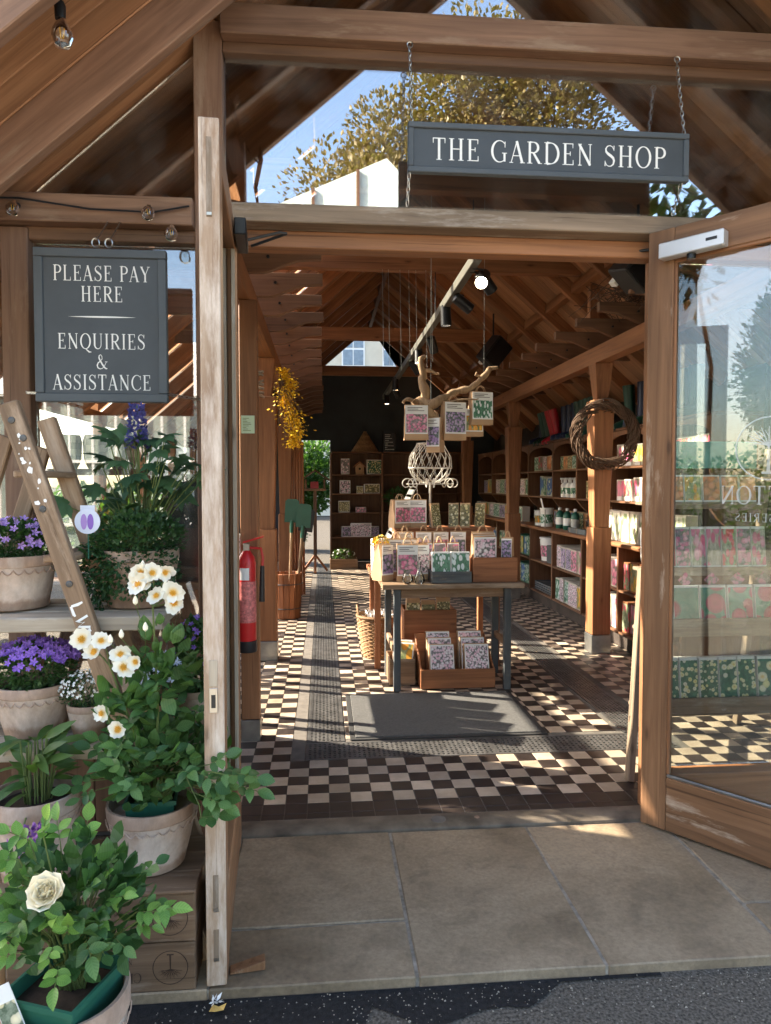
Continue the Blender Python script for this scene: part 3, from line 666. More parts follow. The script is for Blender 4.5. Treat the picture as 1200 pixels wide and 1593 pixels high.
def bmesh_len(x0, x1): return mesh('roof_board', G().box((0, 0, 0), (.02, .147, abs(x1 - x0) / math.cos(an))), 'roofb', .003)
bR = bmesh_len(.9, 3.5); bL = bmesh_len(.9, -2.0); bS = bmesh_len(.9, -.05)
for i in range(79):
    y = 2.24 + .15 * i
    if y > 14: break
    board(.9, 3.5, y, bR)
    if y < 4.42 or y > 8.30: board(.9, -2.0, y, bL)
    else: board(.9, -.05, y, bS)
# glazed lower part of the left roof slope
for i, y in enumerate(ry[2:-1]):
    if y + .77 < 4.6: continue
    y0, y1 = max(y, 4.50) + .02, min(y + .755, 8.22)
    if y0 > 8.1: continue
    part('roof_pane', G().prism([(-.04, roofz(-.04)), (-2.0, roofz(-2.0)), (-2.0, roofz(-2.0) + .006), (-.04, roofz(-.04) + .006)], 'y', y0, y1), 'glassr', shop, ang=0)
# left aisle side: dwarf boarding and posts
for i in range(15):
    y = 3.4 + .75 * i
    if i % 2 == 0: B('aisle_post', (-1.95, y, 0), (-1.95, y, 2.15), .09, .09, 'oak')
B('aisle_rail', (-1.95, 3.25, 2.12), (-1.95, 13.98, 2.12), .08, .1, 'oak')
B('aisle_rail', (-1.95, 3.25, .85), (-1.95, 13.98, .85), .08, .06, 'oak')
for i in range(12):
    if i not in (3, 7, 10, 11): B('sun_block_board', (-1.93, 3.36 + .142 * i, .9), (-1.93, 3.36 + .142 * i, 2.2), .025, .135, 'oakdk', bev=.003)  # boards added to block sun from the paving, gaps left for flecks of light
for i in range(36): B('aisle_board', (-1.95, 3.45 + .295 * i, .01), (-1.95, 3.45 + .295 * i, .82), .03, .29, 'oakdk', bev=.003)
# porch bracket on the outer rafter with an old vine
B('pendant', (-.47, 2.30, 3.08), (-.47, 2.30, 3.42), .10, .10, 'porch')
vine = thing('vine', 'bare brown vine stem climbing at the porch bracket', 'vine', (-.38, 2.3, 3.1))
part('stem', G().tube([(-.40, 2.26, 3.6), (-.35, 2.25, 3.52), (-.34, 2.26, 3.35), (-.37, 2.26, 3.2), (-.36, 2.26, 3.12)], [.006, .012, .014, .012, .008], 7).tube([(-.42, 2.27, 3.42), (-.38, 2.26, 3.36), (-.345, 2.26, 3.33)], [.004, .005, .006], 5), 'twig', vine)
# ================================================================== DOORS, SIGNS, LAMPS
# left door leaf, swung out square to the front; its free edge faces the viewer
dl = thing('door', 'tall glazed door leaf swung open on the left, pale weathered edge facing out', 'door', (-.33, 2.6, .01))
D0, D1, ZB, ZT = 2.14, 3.07, .012, 2.617
def vert(parent, nm, x0, x1, y0, y1, z0, z1, mat, bev=.004): return beam(parent, nm, ((x0 + x1) / 2, (y0 + y1) / 2, z0), ((x0 + x1) / 2, (y0 + y1) / 2, z1), x1 - x0, y1 - y0, mat, (0, 1, 0), bev)
vert(dl, 'edge_lipping', -.359, -.299, D0, D0 + .010, ZB, ZT, 'bleach', .003)
vert(dl, 'stile', -.359, -.299, D0 + .0105, D0 + .115, ZB, ZT, 'door')
vert(dl, 'stile', -.359, -.299, D1 - .11, D1, ZB, ZT, 'door')
beam(dl, 'rail', (-.329, D0 + .115, 2.56), (-.329, D1 - .11, 2.56), .056, .11, 'door')
beam(dl, 'rail', (-.329, D0 + .115, .14), (-.329, D1 - .11, .14), .056, .25, 'door')
part('glass_pane', G().b2(-.332, -.326, D0 + .11, D1 - .105, .26, 2.51), 'glassd', dl, ang=0)
for x in (-.349, -.309):
    for y in (D0 + .123, D1 - .118): vert(dl, 'glazing_bead', x - .008, x + .008, y - .008, y + .008, .27, 2.50, 'plank', .002)
part('lock_plate', G().b2(-.343, -.318, D0 - .003, D0, .94, 1.02), 'plank', dl, .001)
lk = part('lock_plate', G().b2(-.343, -.318, D0 - .0035, D0, .86, .935), 'metal', dl, .001)
part('lock_slot', G().b2(-.337, -.324, D0 - .0045, D0 - .003, .875, .915), 'black', lk)
for z0, z1 in ((2.33, 2.56), (.245, .36), (.09, .19)):
    f = part('flush_bolt', G().b2(-.337, -.321, D0 - .002, D0, z0, z1), 'grey', dl)
    part('bolt_end', G().b2(-.336, -.322, D0 - .006, D0 - .0022, z0 + .004, z0 + .012), 'metal', f)
part('closer_box', G().b2(-.295, -.25, 2.80, 3.04, 2.51, 2.575), 'blackm', dl, .004)
part('closer_arm', G().tube([(-.27, 3.0, 2.55), (-.12, 3.02, 2.60), (-.09, 3.03, 2.60)], .006, 6).tube([(-.09, 3.03, 2.60), (-.24, 3.09, 2.56)], .006, 6), 'blackm', dl)
dl.rotation_euler = (0, 0, R(3.7)); dl.location.x -= .030
wd = single('door_wedge', G().prism([(0, 0), (.11, 0), (.11, .03), (.0, .006)], 'y', -.02, .02).xf(Matrix.Translation((-.30, 2.22, .002)) @ Matrix.Rotation(R(8), 4, 'Z')), 'door', 'small wooden wedge on the paving at the foot of the left door', 'door wedge', (-.25, 2.22, 0), .002)
# right door leaf
HX, HY = 1.455, 3.065; LA = math.atan2(-.78, .63)
dr = thing('door', 'glazed oak door leaf folded back on the right with etched lettering and a silver closer', 'door', (HX, HY, .01), rz=LA)
LW = .97                                                    # local: x along the leaf from the hinge, y thickness, z up ; viewer side is -y
def lb(nm, x0, x1, z0, z1, mat, horiz, t=.058, yo=0):
    if horiz: a, b, wd_, ht = ((x0, yo, (z0 + z1) / 2), (x1, yo, (z0 + z1) / 2), t, z1 - z0)
    else: a, b, wd_, ht = (((x0 + x1) / 2, yo, z0), ((x0 + x1) / 2, yo, z1), x1 - x0, t)
    return beam(dr, nm, a, b, wd_, ht, mat, None if horiz else (0, 1, 0))
lb('stile', 0, .115, 0, 2.64, 'door', False); lb('stile', LW - .115, LW, 0, 2.64, 'door', False)
lb('rail', .1155, LW - .1155, 2.50, 2.64, 'door', True, .056); lb('rail', .1155, LW - .1155, 0, .24, 'door', True, .056)
part('glass_pane', G().b2(.11, LW - .11, -.004, .002, .235, 2.505), 'glassd', dr, ang=0)
for x in (.122, LW - .122): lb('glazing_bead', x - .007, x + .007, .255, 2.49, 'oak', False, .012, -.022)
for z in (.247, 2.493): lb('glazing_bead', .116, LW - .116, z - .007, z + .007, 'zinc' if z < 1 else 'oak', True, .012, -.022)
cl = part('closer_box', G().b2(.07, .34, -.085, -.031, 2.50, 2.565), 'alu', dr, .004)
part('maker_plate', G().b2(.27, .315, -.0865, -.0852, 2.528, 2.54), 'black', cl)
part('closer_spindle', G().lathe([(.018, 0), (.018, .02)], (.20, -.055, 2.478), 12), 'blackm', cl)
part('closer_arm', G().tube([(.20, -.055, 2.485), (.05, .10, 2.60)], .007, 6).tube([(.05, .10, 2.60), (-.16, .02, 2.60), (-.2, .1, 2.60)], .007, 6), 'blackm', dr)
g = G()   # lettering is meant to be read from the other side, so it runs backwards here
text(g, 'CLIFTON', .075, (.50, -.0062, 1.455), rx=(-1, 0, 0), nz=(0, -.2, 0)); text(g, 'NURSERIES', .034, (.50, -.0062, 1.385), rx=(-1, 0, 0), nz=(0, -.2, 0), gap=.22)
part('lettering', g, 'etch', dr, ang=0)
def tree_logo(g, o, rx, uy, nz, s):
    o, rx, uy, nz = (Vector(q) for q in (o, rx, uy, nz)); P = lambda x, y: o + rx * x * s + uy * y * s
    def line(pts, wds):
        vs = []
        for i, p in enumerate(pts):
            a = Vector(pts[max(0, i - 1)]); b = Vector(pts[min(len(pts) - 1, i + 1)]); t = (b - a).normalized(); n = Vector((-t.y, t.x)) * wds[i] / 2
            for q in (1, -1): vs.append(P(p[0] + n.x * q, p[1] + n.y * q) + nz * (len(g.v) % 9) * .0001)
        g.add(vs, [(2 * i, 2 * i + 1, 2 * i + 3, 2 * i + 2) for i in range(len(pts) - 1)])
    line([(math.cos(a * math.pi / 16), math.sin(a * math.pi / 16)) for a in range(33)], [.05] * 33)
    line([(0, -.75), (0, -.1), (0, .2)], [.12, .07, .05])
    for k in range(-4, 5):
        a = k * .30; line([(0, .02 + .02 * abs(k)), (.34 * math.sin(a), .30 * math.cos(a) + .05), (.72 * math.sin(a * 1.1), .62 * math.cos(a * 1.1) + .08)], [.05, .04, .015])
        line([(.36 * math.sin(a), .32 * math.cos(a) + .05), (.62 * math.sin(a + .2), .60 * math.cos(a + .2))], [.03, .012])
    line([(-.2, -.78), (.2, -.78)], [.08, .08])
g = G(); tree_logo(g, (.50, -.0062, 1.68), (-1, 0, 0), (0, 0, 1), (0, -.2, 0), .125); part('emblem', g, 'etch', dr, ang=0)
# hanging signs
def sign(nm, label, x0, x1, z0, z1, y, fw, lines, tilt):
    t = thing(nm, label, 'sign', ((x0 + x1) / 2, y, z0))
    part('board', G().b2(x0 + fw, x1 - fw, y - .006, y + .012, z0 + fw, z1 - fw), 'slate', t)
    for a in ((x0, x1, z0, z0 + fw), (x0, x1, z1 - fw, z1)): part('frame_rail', G().b2(a[0], a[1], y - .016, y + .016, a[2], a[3]), 'slate2', t, .003)
    for a in ((x0, x0 + fw), (x1 - fw, x1)): part('frame_rail', G().b2(a[0], a[1], y - .0155, y + .0155, z0 + fw + .0005, z1 - fw - .0005), 'slate2', t, .003)
    for s, h, x, z, gp in lines: part('lettering', text(G(), s, h, (x, y - .0066, z), gap=gp, nz=(0, -.5, 0), sx_=.79 if h < .08 else .90), 'white', t, ang=0)
    return t
def chain(parent, p0, p1, mat='metal', pitch=.022, r=.0022):
    p0, p1 = Vector(p0), Vector(p1); n = max(2, int((p1 - p0).length / pitch)); d = (p1 - p0) / n
    g = G(); u = d.normalized(); a = u.orthogonal().normalized(); b = u.cross(a)
    for i in range(n):
        c = p0 + d * (i + .5); s = a if i % 2 else b
        g.tube([c + u * math.cos(q) * d.length * .68 + s * math.sin(q) * .0065 for q in (k * math.pi / 5 for k in range(10))], r, 4, closed=True)
    return part('chain', g, mat, parent, kind='stuff')
gs = sign('hanging_sign', 'long dark grey sign reading THE GARDEN SHOP hung on chains over the doorway', .356, 1.570, 2.843, 3.048, 2.98, .024, [('THE GARDEN SHOP', .090, .963, 2.898, .13)], 0)
for x in (.372, 1.552):
    chain(gs, (x, 2.98, 3.05), (x, 3.055, 3.40)); chain(gs, (x - .01, 2.98, 2.842), (x - .01, 3.05, 2.735))
    part('screw_eye', G().tube([(x + .012 * math.cos(a), 3.05, 3.405 + .012 * math.sin(a)) for a in (k * math.pi / 6 for k in range(12))], .003, 5, closed=True), 'metal', gs)
ps = sign('hanging_sign', 'square dark grey sign reading PLEASE PAY HERE ENQUIRIES AND ASSISTANCE in the left window', -1.118, -.613, 1.870, 2.466, 2.90, .034,
          [('PLEASE PAY', .060, -.862, 2.342, .13), ('HERE', .060, -.862, 2.262, .13), ('ENQUIRIES', .060, -.866, 2.078, .13), ('&', .058, -.866, 2.000, .1), ('ASSISTANCE', .060, -.866, 1.918, .13)], 0)
g = G(); nn = 13; g.add([(-.862 + (k / (nn - 1) - .5) * .26, 2.8930, 2.203 + s * .0034 * math.sin(math.pi * k / (nn - 1))) for k in range(nn) for s in (-1, 1)], [(2 * k, 2 * k + 1, 2 * k + 3, 2 * k + 2) for k in range(nn - 1)])
part('ruled_line', g, 'white', ps, ang=0)
for x in (-.885, -.835):
    part('screw_eye', G().tube([(x + .014 * math.cos(a), 2.90, 2.492 + .018 * math.sin(a)) for a in (k * math.pi / 6 for k in range(12))], .0032, 5, closed=True), 'metal', ps)
    part('hook', G().tube([(x, 2.90, 2.505), (x + .006, 2.93, 2.53), (x, 3.04, 2.61), (x, 3.06, 2.63)], .003, 5), 'metal', ps)
chain(ps, (-1.12, 2.91, 1.905), (-1.235, 3.10, 1.93), pitch=.03, r=.003); chain(ps, (-.612, 2.91, 1.905), (-.47, 3.10, 1.90), pitch=.024)
# festoon lamps
fl = thing('light_string', 'string of clear glass globe bulbs looped along the beam above the left window', 'string lights', (-1.0, 3.04, 2.68))
part('cable', G().tube([(-1.75, 3.045, 2.70), (-1.23, 3.045, 2.71), (-.95, 3.045, 2.675), (-.70, 3.045, 2.67), (-.55, 3.045, 2.70)], .004, 5), 'black', fl)
for x in (-1.235, -.705, -.62):
    zz = 2.67 if x != -.62 else 2.60
    yy = 3.0 if x != -.62 else 3.03
    hd = part('lamp_holder', G().tube([(x, 3.045, zz + .01), (x, yy + .012, zz - .005)], .013, 8), 'black', fl)
    bl = part('bulb', G().lathe([(.010, .03), (.012, .02), (.024, .006), (.028, -.012), (.022, -.03), (.010, -.038), (.0005, -.04)], (0, 0, 0), 14).xf(Matrix.Translation((x, yy, zz - .014)) @ Matrix.Rotation(R(-25), 4, 'X')), 'glassd', fl)
    part('filament', G().tube([(x - .006, yy, zz), (x - .003, yy, zz - .025), (x + .003, yy, zz - .025), (x + .006, yy, zz)], .0015, 4), 'stam', bl)
lb2 = thing('bulb_lamp', 'single clear bulb hanging from the porch rafter at the upper left corner', 'lamp', (-.80, 2.40, 3.0))
part('lamp_holder', G().lathe([(.016, .03), (.018, .07), (.012, .085)], (-.83, 2.40, 3.0), 12), 'black', lb2)
part('bulb', G().lathe([(.012, .03), (.02, .015), (.033, -.01), (.034, -.03), (.024, -.052), (.0005, -.06)], (-.825, 2.40, 3.0), 16), 'glassd', lb2)
part('filament', G().tube([(-.833, 2.4, 3.01), (-.829, 2.4, 2.97), (-.821, 2.4, 2.97), (-.817, 2.4, 3.01)], .002, 4), 'stam', lb2)
# mat
mt = thing('door_mat', 'grey ribbed entrance mat with black rubber edge inside the doorway', 'mat', (.77, 4.67, 0))
part('pile', G().b2(.19, 1.345, 4.235, 5.095, 0, .012), 'mat', mt, .003)
for a in ((.157, 1.378, 4.205, 4.234), (.157, 1.378, 5.096, 5.125)): part('rubber_edge', G().b2(*a, 0, .006), 'matedge', mt, .002)
for a in ((.157, .189, 4.2345, 5.0955), (1.346, 1.378, 4.2345, 5.0955)): part('rubber_edge', G().b2(*a, 0, .0058), 'matedge', mt, .002)
# track light
tk = thing('track_light', 'long grey lighting track with black spotlights running under the ridge', 'track light', (1.0, 7.9, 2.97))
beam(tk, 'track', (1.0, 4.55, 3.02), (1.0, 11.6, 2.96), .055, .07, 'track')
part('end_plate', G().b2(.95, 1.05, 4.50, 4.549, 3.035, 3.06), 'white', tk, .002)
for y in (4.7, 6.3, 9.3): part('hanger', G().tube([(1.0, y, 3.05), (1.0, y, 3.43)], .004, 5), 'blackm', tk)
M['lampon'] = emit('lit_lamp_face', (1, .86, .62), 30)
M['lampdim'] = emit('dim_lamp_face', (1, .9, .75), 4)
def spot(y, side, aim, lit):
    x = 1.0 + .07 * side; z = 3.02 - .06 * (y - 4.55) / 7; c = Vector((x, y, z - .10)); d = Vector(aim).normalized()
    q = d.to_track_quat('-Z', 'Y').to_matrix().to_4x4()
    b = part('spotlight', G().lathe([(.028, .09), (.042, .08), (.044, -.075), (.040, -.078), (.038, -.06)], n=18).xf(Matrix.Translation(c) @ q), 'blackm', tk)
    part('bracket', G().tube([(1.0, y, z - .03), (x, y, z - .04), c], .008, 6), 'blackm', b)
    part('lens', G().lathe([(.038, -.062), (.0005, -.062)], n=18).xf(Matrix.Translation(c) @ q), M[lit], b)
    return c, d
c0, d0 = spot(4.72, 1, (-.30, -.75, -.55), 'lampon')
spot(4.80, 1.6, (.55, .3, -.6), 'black'); spot(5.35, .9, (.7, .2, -.45), 'black'); spot(5.75, 0, (.05, .02, -1), 'lampdim'); spot(6.9, 1, (.3, .5, -.8), 'black')
spot(7.5, .2, (.0, -.2, -1), 'lampdim'); spot(8.2, 1, (.5, .2, -.7), 'black'); spot(9.5, -.4, (0, 0, -1), 'lampdim'); spot(10.3, 1, (.4, .3, -.8), 'black'); spot(11.1, 0, (0, -.15, -1), 'lampdim')
sp = bpy.data.lights.new('spotlight_lamp', 'SPOT'); sp.energy = 12; sp.spot_size = R(70); sp.color = (1, .85, .6); sp.shadow_soft_size = .03
spo = bpy.data.objects.new('spotlight_lamp', sp); COL.objects.link(spo); spo.parent = tk; spo.location = c0 + d0 * .085 - Vector((1.0, 7.9, 2.97)); spo.rotation_euler = d0.to_track_quat('-Z', 'Y').to_euler()
# thin display wires hanging from the ties
for i, (x, y, z) in enumerate([(.60, 5.5, 2.55), (.68, 5.6, 2.6), (.74, 5.4, 2.45), (.80, 5.6, 2.6), (.88, 5.5, 2.5), (.94, 5.6, 2.62)]):
    pass
wr = thing('hanging_wires', 'thin steel wires hanging down beside the track above the driftwood', 'wire', (.8, 6.2, 2.6))
for i in range(7):
    x = .52 + .075 * i + rnd.uniform(-.02, .02); part('wire', G().tube([(x, 6.24, 3.42), (x + .01, 6.22, 2.62 - .04 * (i % 3))], .0022, 4), 'metal', wr)
# ================================================================== PLANT DISPLAY BY THE LEFT WINDOW
rnd = random.Random(11)
ld = thing('step_ladder', 'old wooden stepladder with paint splashes and white brushed letters holding up the plant shelves', 'ladder', (-.95, 2.45, 0))
AP = {2.30: (-.970, 1.80), 2.64: (-.985, 1.78)}
for y in (2.30, 2.64):
    ax, az = AP[y]
    beam(ld, 'stile', (ax, y, az), (-.385, y, -.03), .062, .034, 'ladder', (0, 1, 0)) if y < 2.5 else beam(ld, 'stile', (ax, y, az), (-.40, y, -.03), .062, .034, 'ladder', (0, 1, 0))
    beam(ld, 'stile', (ax - .03, y + .04, az - .10), (-1.55, y + .04, -.03), .055, .03, 'ladder', (0, 1, 0))
sx = lambda z: -.970 + (.585) * (1.80 - z) / 1.83
for z in (1.60, 1.33, 1.06, .66, .36):
    beam(ld, 'tread', (sx(z) - .02, 2.318, z - .02), (sx(z) - .02, 2.622, z - .02), .09, .022, 'ladder')
for z in (1.745, 1.69, 1.47, 1.235):
    part('bolt', G().lathe([(.011, 0), (.010, .004), (.005, .0055), (.0005, .0055)], n=12).xf(Matrix.Translation((sx(z) + (.012 if z == 1.69 else -.004), 2.283, z)) @ Matrix.Rotation(R(90), 4, 'X')), 'iron', ld)
# brushed letters LWL down the stile
g = G(); th = math.atan(.56 / 1.83); dn = Vector((math.sin(th), 0, -math.cos(th))); ac = Vector((math.cos(th), 0, math.sin(th)))
def stroke(pts, w_=.0075):
    P = [Vector((sx(1.17), 2.2822, 1.17)) + dn * a + ac * b for a, b in pts]; vs = []
    for i, p in enumerate(P):
        t = (P[min(i + 1, len(P) - 1)] - P[max(i - 1, 0)]).normalized(); n = t.cross(Vector((0, -1, 0))) * w_ / 2 * (1 + .3 * math.sin(i * 2)); vs += [p + n + Vector((0, -.0003 * (len(g.v) % 5), 0)), p - n + Vector((0, -.0003 * (len(g.v) % 5), 0))]
    g.add(vs, [(2 * i, 2 * i + 1, 2 * i + 3, 2 * i + 2) for i in range(len(P) - 1)])
stroke([(0, -.022), (.028, -.021), (.034, -.018)]); stroke([(.0, -.02), (.0, .0), (-.003, .016)])
stroke([(.042, .018), (.052, -.020), (.059, .002), (.067, -.020), (.080, .015)]); stroke([(.090, -.018), (.112, -.016)]); stroke([(.091, -.016), (.088, .014)])
part('painted_letters', g, 'white', ld, ang=0)
spl = G()
for i in range(16):
    z = rnd.choice([1.66, 1.63, 1.60, 1.52]) + rnd.uniform(-.05, .05); c = Vector((sx(z) + rnd.uniform(-.02, .02), 2.2824 - .0002 * i, z)); r_ = rnd.uniform(.002, .009); n = 7
    spl.add([c + Vector((math.cos(k * 2 * math.pi / n) * r_ * rnd.uniform(.5, 1.2), 0, math.sin(k * 2 * math.pi / n) * r_ * rnd.uniform(.6, 1.6))) for k in range(n)], [tuple(range(n))])
part('paint_splashes', spl, 'white', ld, ang=0, kind='stuff')
for lab, z, x1, yb in (('upper', 1.12, -.52, 2.72), ('lower', .70, -.41, 2.70)):
    t = thing('shelf_plank', 'pale worn plank shelf laid through the stepladder, the %s one' % lab, 'shelf', (-1.0, 2.5, z - .045))
    for i, (a, b) in enumerate(((2.335, 2.45), (2.455, 2.58), (2.585, yb))):
        beam(t, 'plank', (-1.75, (a + b) / 2, z - .024 + .001 * i), (x1 - .01 * i, (a + b) / 2, z - .024 + .001 * i), b - a, .046, 'plank')
def pot(label, x, y, z, rt, rb, h, mat='pale', band='paleband', scallop=True, soil=True, name='plant_pot'):
    t = thing(name, label, 'plant pot', (x, y, z)); wl = .012
    wob = lambda a, j: 1 + .008 * math.sin(3 * a + j)
    hr = h * .80
    part('body', G().lathe([(rb * .9, 0), (rb, .006), (rb + (rt - rb) * .45, h * .4), (rt * .965, hr)], (x, y, z), 36, wob), mat, t)
    part('rim', G().lathe([(rt * .966, hr + .0005), (rt * .99, hr + .004), (rt * 1.0, h - .008), (rt * .985, h), (rt * .93, h), (rt * .90, h - .02), (rt * .88, h * .7), (.001, h * .7)], (x, y, z), 36, wob), band, t)
    if scallop:
        g = G(); n = 26; pts = []
        for k in range(n * 4):
            a = 2 * math.pi * k / (n * 4); zz = hr - .006 - .016 * abs(math.sin(a * n / 2)); rr = rb + (rt - rb) * (.45 + .52 * (zz / hr - .5) / .5) + .001
            pts.append((x + rr * math.cos(a) * 1.012, y + rr * math.sin(a) * 1.012, z + zz))
        part('scalloped_band', g.tube(pts, .0022, 4, closed=True), band, t)
    if soil: part('soil', G().lathe([(rt * .89, h * .84), (rt * .5, h * .87), (.001, h * .88)], (x, y, z), 24), 'soil', t)
    return t
def mound(name, label, cat, x, y, z, r, leafmat_, n, L, W, flow=None, nf=0, fr=.008, fbias=None, stems=6, fside=None):
    """a bushy potted plant: foliage mass, stems and little flowers"""
    t = thing(name, label, cat, (x, y, z)); g = G()
    for i in range(stems):
        a = rnd.uniform(0, 6.28); q = rnd.uniform(.2, .7); g.tube([(x + math.cos(a) * .02, y + math.sin(a) * .02, z - .02), (x + math.cos(a) * r[0] * q * .6, y + math.sin(a) * r[1] * q * .6, z + r[2] * .7), (x + math.cos(a) * r[0] * q, y + math.sin(a) * r[1] * q, z + r[2] * 1.4)], [.003, .002, .001], 5)
    part('stems', g, 'stem', t, kind='stuff')
    part('foliage', cloud(ell(rnd, (x, y, z + r[2] * .85), r, n, .35), L, W, rnd), leafmat_, t, kind='stuff', ang=0)
    if flow:
        g = G(); k = 0; tries = 0
        while k < nf and tries < 20000:
            tries += 1
            p, d = ell(rnd, (x, y, z + r[2] * .9), tuple(q * 1.04 for q in r), 1, .93)[0]
            if d.z < -.1 or d.y > .5: continue
            if fside and not fside(p): continue
            k += 1; d = (d + Vector((rnd.gauss(0, .3), -.4 + rnd.gauss(0, .3), rnd.gauss(0, .3)))).normalized()
            q = d.to_track_quat('Z', 'Y').to_matrix(); s = fr * rnd.uniform(.7, 1.25)
            for i in range(5):
                a = 2 * math.pi * i / 5; v = [Vector((0, 0, 0)), Vector((math.cos(a - .5) * s * .6, math.sin(a - .5) * s * .6, s * .35)), Vector((math.cos(a) * s, math.sin(a) * s, s * .5)), Vector((math.cos(a + .5) * s * .6, math.sin(a + .5) * s * .6, s * .35))]
                g.add([p + q @ u for u in v], [(0, 1, 2, 3)])
        part('blossoms', g, flow, t, kind='stuff', ang=0)
    return t
pot('big pale clay pot of faded violet bellflowers on the upper plank, at the left edge', -1.06, 2.53, 1.122, .135, .105, .185)
mound('bellflower', 'mounded bellflower with a few violet blooms on the upper plank at the left edge', 'plant', -1.06, 2.53, 1.285, (.13, .12, .075), 'leafC', 1500, .018, .012, 'pviolet', 45, .014)
pot('grey clay pot under trailing greenery on the upper plank', -.645, 2.55, 1.122, .135, .11, .20, 'paleband', 'paleband', False)
tr = mound('trailing_plant', 'dense small leaved trailing plant spilling over the pot on the upper plank', 'plant', -.645, 2.54, 1.27, (.165, .15, .10), 'leafD', 2300, .017, .015)
part('trailing_foliage', cloud(ell(rnd, (-.765, 2.47, 1.25), (.075, .07, .13), 900, .3) + ell(rnd, (-.62, 2.43, 1.25), (.15, .05, .09), 1000, .3), .016, .014, rnd, -.6), 'leafD', tr, kind='stuff', ang=0)
# monkshood: palmate leaves on wiry stems and one indigo spike
mk = thing('monkshood_plant', 'tall dark green plant with divided leaves and one indigo flower spike on the upper plank', 'plant', (-.66, 2.62, 1.3))
def palmate():
    g = G()
    for k, (a, s) in enumerate(((-100, .62), (-50, .85), (0, 1), (50, .85), (100, .62))):
        for off, q in ((0, 1.0), (-20, .66), (20, .66)):
            l = leaf_geo(.085 * s * q, .030 * s, .12, .22, 3); l.xf(Matrix.Translation((.0, 0, .0004 * (k * 3 + off / 20))) @ Matrix.Rotation(R(a + off), 4, 'Z')); g.add(l.v, l.f)
    return mesh('leaf', g, 'leafA', 0, 60)
pm = palmate(); stg = G()
def place_leaf(root, me, p, d, s, nm='leaf', roll=.5):
    d = Vector(d).normalized(); up = Vector((rnd.gauss(0, roll), -.75 + rnd.gauss(0, roll), 1.0)); z = (up - d * up.dot(d)).normalized(); y = z.cross(d)
    mt = Matrix((d, y, z)).transposed().to_4x4() @ Matrix.Scale(s, 4); mt.translation = Vector(p) - org(root)
    o = bpy.data.objects.new(nm, me); COL.objects.link(o); o.parent = root; o.matrix_local = mt; return o
for i in range(44):
    p = Vector((-.655 + rnd.gauss(0, .135), 2.62 + rnd.gauss(0, .07), 1.46 + rnd.uniform(0, .27)))
    p.x = min(max(p.x, -.93), -.43)
    if p.z > 1.66: p.x = -.66 + (p.x + .66) * .55
    d = Vector((p.x + .66, p.y - 2.72 + rnd.uniform(-.08, .02), rnd.uniform(-.12, .10)))
    place_leaf(mk, pm, p, d, rnd.uniform(.75, 1.2)); b = Vector((-.655 + rnd.uniform(-.03, .03), 2.60, 1.30))
    stg.tube([b, (b + p) / 2 + Vector((0, 0, .03)), p], [.0032, .0026, .002], 5)
stg.tube([(-.66, 2.6, 1.3), (-.655, 2.6, 1.6), (-.66, 2.6, 1.83)], [.005, .004, .003], 6)
part('stems', stg, 'stem', mk, kind='stuff')
g = G()
for i in range(95):
    z = 1.675 + .155 * i / 95; a = i * 2.4; r_ = .030 * (1 - .55 * i / 95); p = Vector((-.66 + math.cos(a) * r_, 2.6 + math.sin(a) * r_, z))
    c = cloud([(p, (math.cos(a), math.sin(a), .3))] * 3, .018, .014, rnd); g.add(c.v, c.f)
part('flower_spike', g, 'indigo', mk, kind='stuff', ang=0)
tg = thing('plant_tag', 'white plant tag with a round picture of violet spikes in the trailing plant', 'plant tag', (-.772, 2.40, 1.36))
tg_m = plain('tag_print', (.55, .50, .72), .4, .25, 40)
part('card', G().b2(-.795, -.749, 2.400, 2.402, 1.44, 1.478), 'bluew', tg)
part('disc', G().prism([(-.772 + .041 * math.cos(k * math.pi / 12), 1.425 + .041 * math.sin(k * math.pi / 12)) for k in range(24)], 'y', 2.397, 2.3995), 'bluew', tg)
for xx, mm in ((-.783, 'pviolet'), (-.762, 'violet')):
    part('printed_spike', G().prism([(xx + .010 * math.cos(k * math.pi / 8), 1.424 + .026 * math.sin(k * math.pi / 8)) for k in range(16)], 'y', 2.3955, 2.3968), mm, tg)
part('stake', G().b2(-.774, -.770, 2.4025, 2.404, 1.30, 1.45), 'green', tg)
pot('wide clay pot of bright violet bellflowers on the lower plank', -.985, 2.49, .702, .130, .095, .175)
mound('bellflower', 'bushy bellflower with a bright violet crown of blooms on the lower plank', 'plant', -.975, 2.47, .86, (.135, .12, .085), 'leafC', 1600, .018, .012, 'violet', 170, .014, fside=lambda p: p.z > .95 and p.x > -1.08)
pot('small clay pot of tiny white flowers on the lower plank', -.785, 2.43, .702, .072, .052, .115, scallop=False)
mound('white_flowering_plant', 'low cushion of tiny white flowers in the small pot on the lower plank', 'plant', -.79, 2.42, .80, (.085, .075, .065), 'leafC', 900, .012, .006, 'whitef', 130, .0055)
pot('small orange terracotta pot behind the cream roses on the lower plank', -.555, 2.43, .702, .06, .045, .11, 'terra', 'terra', False)
mound('bellflower', 'small bellflower with pale blue white stars behind the cream roses', 'plant', -.54, 2.42, .80, (.06, .06, .09), 'leafD', 350, .022, .014, 'bluew', 34, .019)
pot('small pale pot at the right end of the lower plank beside the door', -.455, 2.54, .702, .065, .05, .12, scallop=False)
mound('leafy_plant', 'dark leafy plant with small violet flowers at the right end of the lower plank', 'plant', -.45, 2.54, .81, (.075, .08, .14), 'leafD', 700, .030, .02, 'violet', 26, .011)
